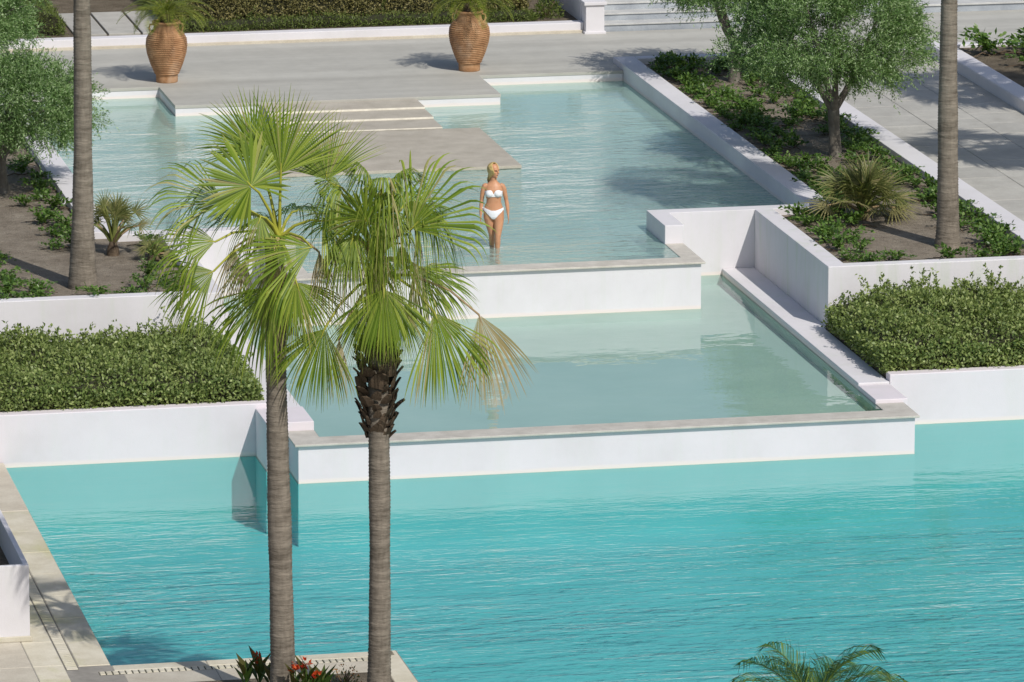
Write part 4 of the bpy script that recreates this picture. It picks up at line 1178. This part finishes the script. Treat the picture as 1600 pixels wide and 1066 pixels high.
# ------------------------------------------------------------------ the woman wading in the upper pool
def mat_skin():
    m, nt, out = new_mat('tanned_skin')
    n = noise(nt, 9, 4, .6, pos_vec(nt, (1, 1, 1), True))
    p = principled(nt, out, ramp(nt, n, [(0.3, (0.50, 0.245, 0.130)), (0.7, (0.58, 0.295, 0.165))]), .45, .35)
    p.inputs['Subsurface Weight'].default_value = .06
    p.inputs['Subsurface Radius'].default_value = (.02, .008, .004)
    return m
M['skin'] = mat_skin()
M['bikini'] = mat_plain('white_swimwear', (0.80, 0.80, 0.82), .7, .3, 30, .03)
M['hair'] = mat_leaf('blonde_hair', [(0.0, (0.42, 0.28, 0.09)), (0.5, (0.66, 0.49, 0.19)), (1.0, (0.82, 0.67, 0.34))], .12, .4)
M['eye'] = mat_plain('dark_eye', (0.03, 0.02, 0.015), .3)
M['lip'] = mat_plain('lip', (0.42, 0.13, 0.10), .5)

def ring_loft(gm, secs, n=16):
    """secs: (centre, rx, ry, axis) ellipses square to the loft's axis; closed at both ends"""
    b = len(gm.v); k = len(secs)
    for i, (c, rx, ry) in enumerate(secs):
        c = Vector(c)
        t = (Vector(secs[min(i+1, k-1)][0]) - Vector(secs[max(i-1, 0)][0])).normalized()
        x = Vector((1, 0, 0)); x = (x - t * x.dot(t)).normalized(); y = t.cross(x)
        for j in range(n):
            a = 2 * math.pi * j / n
            gm.v.append(tuple(c + x * rx * math.cos(a) + y * ry * math.sin(a)))
    for i in range(k - 1):
        for j in range(n):
            q = (j + 1) % n
            gm.f.append((b+i*n+j, b+i*n+q, b+(i+1)*n+q, b+(i+1)*n+j))
    gm.f.append(tuple(b + j for j in reversed(range(n)))); gm.f.append(tuple(b + (k-1)*n + j for j in range(n)))

def ellipsoid(gm, c, r, rot=None, n=16, m=10):
    c = Vector(c); b = len(gm.v)
    rot = rot or Matrix.Identity(3)
    for i in range(m + 1):
        th = math.pi * (i + .02) / (m + .04)
        for j in range(n):
            a = 2 * math.pi * j / n
            gm.v.append(tuple(c + rot @ Vector((r[0]*math.sin(th)*math.cos(a), r[1]*math.sin(th)*math.sin(a), r[2]*math.cos(th)))))
    for i in range(m):
        for j in range(n):
            q = (j + 1) % n
            gm.f.append((b+i*n+j, b+(i+1)*n+j, b+(i+1)*n+q, b+i*n+q))
    gm.f.append(tuple(b + j for j in range(n))); gm.f.append(tuple(b + m*n + j for j in reversed(range(n))))

body = Geo()
ring_loft(body, [((0,.01,.775),.085,.085),((0,.005,.82),.145,.108),((0,.008,.88),.166,.116),((0,.008,.93),.166,.113),((.002,.0,.99),.143,.098),((.004,-.005,1.05),.120,.084),((.004,-.008,1.11),.120,.084),
                 ((.002,-.005,1.18),.134,.094),((0,0,1.26),.146,.094),((0,.008,1.315),.140,.078),((0,.012,1.352),.110,.064),((0,.012,1.385),.072,.054),((0,.012,1.41),.053,.050),((0,.008,1.44),.049,.050),((.003,0,1.50),.047,.050)], 22)
ellipsoid(body, (-.066,-.072,1.205), (.060,.052,.056)); ellipsoid(body, (.066,-.072,1.205), (.060,.052,.056))
ellipsoid(body, (-.078,.072,.885), (.082,.070,.085)); ellipsoid(body, (.078,.072,.885), (.082,.070,.085))
# legs: near leg forward, far leg trailing
ring_loft(body, [((.086,.005,.90),.080,.090),((.086,-.005,.80),.086,.092),((.082,-.025,.70),.078,.084),((.076,-.052,.60),.064,.068),((.070,-.072,.52),.052,.056),((.066,-.074,.47),.048,.052),((.064,-.060,.40),.050,.055),
                 ((.062,-.045,.31),.044,.050),((.060,-.035,.20),.033,.036),((.058,-.030,.10),.030,.034),((.058,-.03,.05),.034,.045)], 14)
ring_loft(body, [((.058,.035,.035),.026,.030),((.058,-.04,.045),.034,.040),((.062,-.11,.032),.042,.028),((.066,-.165,.018),.038,.016),((.067,-.19,.014),.024,.010)], 12)
ring_loft(body, [((-.086,.008,.90),.080,.090),((-.080,.015,.80),.086,.092),((-.062,.030,.70),.078,.083),((-.044,.045,.60),.064,.067),((-.032,.055,.52),.052,.055),((-.030,.070,.47),.047,.050),((-.030,.110,.39),.049,.053),
                 ((-.030,.155,.30),.043,.048),((-.028,.210,.19),.032,.035),((-.028,.245,.12),.030,.034)], 14)
ring_loft(body, [((-.028,.265,.115),.026,.028),((-.028,.225,.085),.032,.038),((-.030,.165,.045),.040,.028),((-.032,.115,.018),.036,.016),((-.032,.095,.014),.022,.010)], 12)
# arms and hands
def arm(s, pts):
    ring_loft(body, [(p, r, r * 1.05) for p, r in pts], 12)
    w = Vector(pts[-1][0]); e = Vector(pts[-2][0]); d = (w - e).normalized()
    f = Vector((0, -1, 0)); f = (f - d * f.dot(d)).normalized()        # fingers are spread along f, palm faces the thigh
    q = d.cross(f)
    ring_loft(body, [(w - d*.01, .016, .024), (w + d*.03, .014, .034), (w + d*.065, .013, .037), (w + d*.088, .011, .034)], 12)
    for k, L in enumerate((.066, .076, .070, .054)):
        o = (k - 1.5) * -.0195
        r0 = w + d*.082 + f*o; inn = Vector((-s, 0, 0))
        p1 = r0 + (d + f*o*1.5) * L*.5; p2 = p1 + (d + inn*.30) * L*.32; p3 = p2 + (d + inn*.65) * L*.26
        body.tube([r0 - d*.02, p1, p2, p3, p3 + d*.004], [.0088, .0082, .0076, .0066, .003], 8)
    t0 = w + d*.022 + f*.026
    body.tube([t0 - f*.012, t0 + d*.022 + f*.014, t0 + d*.046 + f*.018, t0 + d*.064 + f*.014, t0 + d*.068 + f*.013], [.012, .0105, .0092, .0078, .003], 8)
arm(-1, [((-.105,.010,1.335),.040),((-.142,.008,1.318),.045),((-.168,.010,1.265),.042),((-.184,.016,1.17),.038),((-.194,.020,1.08),.033),((-.199,.008,1.01),.034),((-.207,-.012,.92),.028),((-.209,-.030,.84),.0205)])
arm(1, [((.105,.010,1.335),.040),((.142,.008,1.318),.045),((.168,.014,1.265),.042),((.188,.026,1.17),.038),((.206,.034,1.08),.033),((.220,.022,1.01),.034),((.230,.000,.93),.028),((.236,-.016,.855),.0205)])
# head, turned to her left
HR = Matrix.Rotation(R(52), 3, 'Z') @ Matrix.Rotation(R(4), 3, 'X')
HC = Vector((.004, -.012, 1.575))
def hp(x, y, z): return HC + HR @ Vector((x, y, z))
ellipsoid(body, hp(0, .012, .022), (.074, .090, .096), HR, 20, 14)
ellipsoid(body, hp(0, -.022, -.045), (.056, .062, .070), HR, 18, 12)
ellipsoid(body, hp(0, -.062, -.098), (.022, .020, .017), HR, 12, 8)          # chin
ring_loft(body, [(hp(0,-.078,.022), .009, .010), (hp(0,-.089,.0), .011, .011), (hp(0,-.101,-.022), .014, .012), (hp(0,-.094,-.032), .015, .008)], 10)   # nose
ellipsoid(body, hp(0, -.083, -.056), (.021, .010, .010), HR, 10, 6)          # mouth
for s in (-1, 1):
    ellipsoid(body, hp(s*.074, .012, -.012), (.010, .020, .030), HR, 10, 6)  # ears
    ellipsoid(body, hp(s*.030, -.070, .026), (.026, .012, .008), HR, 10, 6)  # brow ridge
    ellipsoid(body, hp(s*.040, -.056, -.026), (.020, .020, .018), HR, 10, 6) # cheek
wm = empty('person', (0.27, 0.0, -0.238), 'woman in a white bikini wading in the upper pool, looking to the right', 'person', None, R(-11.7))
body.v = [(x, y, z * .866 if z < .5 else z - .067) for x, y, z in body.v]
bme = body.mesh('body')
bo = link('body', bme, M['skin'], wm)
md = bo.modifiers.new('remesh', 'REMESH'); md.mode = 'VOXEL'; md.voxel_size = .0055; md.use_smooth_shade = True
sm = bo.modifiers.new('smooth', 'SMOOTH'); sm.factor = .5; sm.iterations = 5
dg = bpy.context.evaluated_depsgraph_get()
ev = bpy.data.meshes.new_from_object(bo.evaluated_get(dg))
bo.modifiers.clear(); bo.data = ev
if len(ev.materials) == 0: ev.materials.append(M['skin'])
for p in ev.polygons: p.use_smooth = True
nv = len(ev.vertices); co = np.empty(nv * 3, dtype=np.float32); ev.vertices.foreach_get('co', co); co = co.reshape(-1, 3)
no = np.empty(nv * 3, dtype=np.float32); ev.vertices.foreach_get('normal', no); no = no.reshape(-1, 3)
polys = [tuple(p.vertices) for p in ev.polygons]
def garment(name, inside, off):
    keep = inside(co[:, 0], co[:, 1], co[:, 2])
    fs = [p for p in polys if all(keep[i] for i in p)]
    used = sorted({i for p in fs for i in p}); mp = {i: k for k, i in enumerate(used)}
    v = co[used] + no[used] * off
    o = link(name, mesh_py(name, v, [tuple(mp[i] for i in p) for p in fs], True), M['bikini'], wm)
    s = o.modifiers.new('thickness', 'SOLIDIFY'); s.thickness = .004; s.offset = 0
def top_in(x, y, z):
    front = y < .0
    z = z + .067
    zmax = np.where(front, 1.262 - .055 * np.exp(-(x / .020) ** 2) - .020 * np.clip((np.abs(x) - .09) / .05, 0, 1), 1.215)
    zmin = np.where(front, 1.150, 1.175)
    return (z < zmax) & (z > zmin) & (np.abs(x) < .150)
def bottom_in(x, y, z):
    front = y < .01
    ax = np.abs(x)
    z = z + .067
    zmax = np.where(front, .930 + .30 * np.clip(ax - .03, 0, 1), .965)
    zmin = np.where(front, .785 + 1.02 * np.clip(ax - .020, 0, 1), .80 + .75 * np.clip(ax - .03, 0, 1))
    return (z < zmax) & (z > zmin) & (ax < .185)
garment('bikini_top', top_in, .005)
garment('bikini_bottom', bottom_in, .004)
for s in (-1, 1):
    gm = Geo(); HC.z = 1.508; ellipsoid(gm, hp(s*.030, -.075, .008), (.012, .008, .007), HR, 10, 6); link('eye', gm.mesh('eye'), M['eye'], bo)
gm = Geo(); ellipsoid(gm, hp(0, -.089, -.057), (.018, .006, .0075), HR, 10, 6); link('lips', gm.mesh('lips'), M['lip'], bo)
hair = Geo(); rg = random.Random(4)
for i in range(300):
    a = rg.uniform(-2.55, 2.55)                    # angle round the head from the back; face kept free
    el0 = rg.uniform(1.2, 1.95)
    pts = []; rad = []
    for k in range(9):
        u = k / 8
        el = el0 - u * (el0 + .75)
        aa = a * (.55 + .45 * u)
        p = Vector((.086 * math.cos(el) * math.sin(aa), .012 + .101 * math.cos(el) * math.cos(aa), .022 + .110 * math.sin(el)))
        pts.append(hp(*p)); rad.append(.0085)
    end = pts[-1]
    ln = rg.uniform(.10, .24)
    tx = -.065 + rg.uniform(-.055, .05)
    for k in range(1, 6):
        u = k / 5
        pts.append(Vector((end.x + (tx - end.x) * u * .75 + rg.uniform(-.004, .004), end.y + (.095 - end.y) * min(1, u * 1.3), end.z - ln * u)))
        rad.append(.0085 * (1 - .75 * u))
    hair.tube(pts, rad, 5)
link('hair', hair.mesh('hair'), M['hair'], wm)
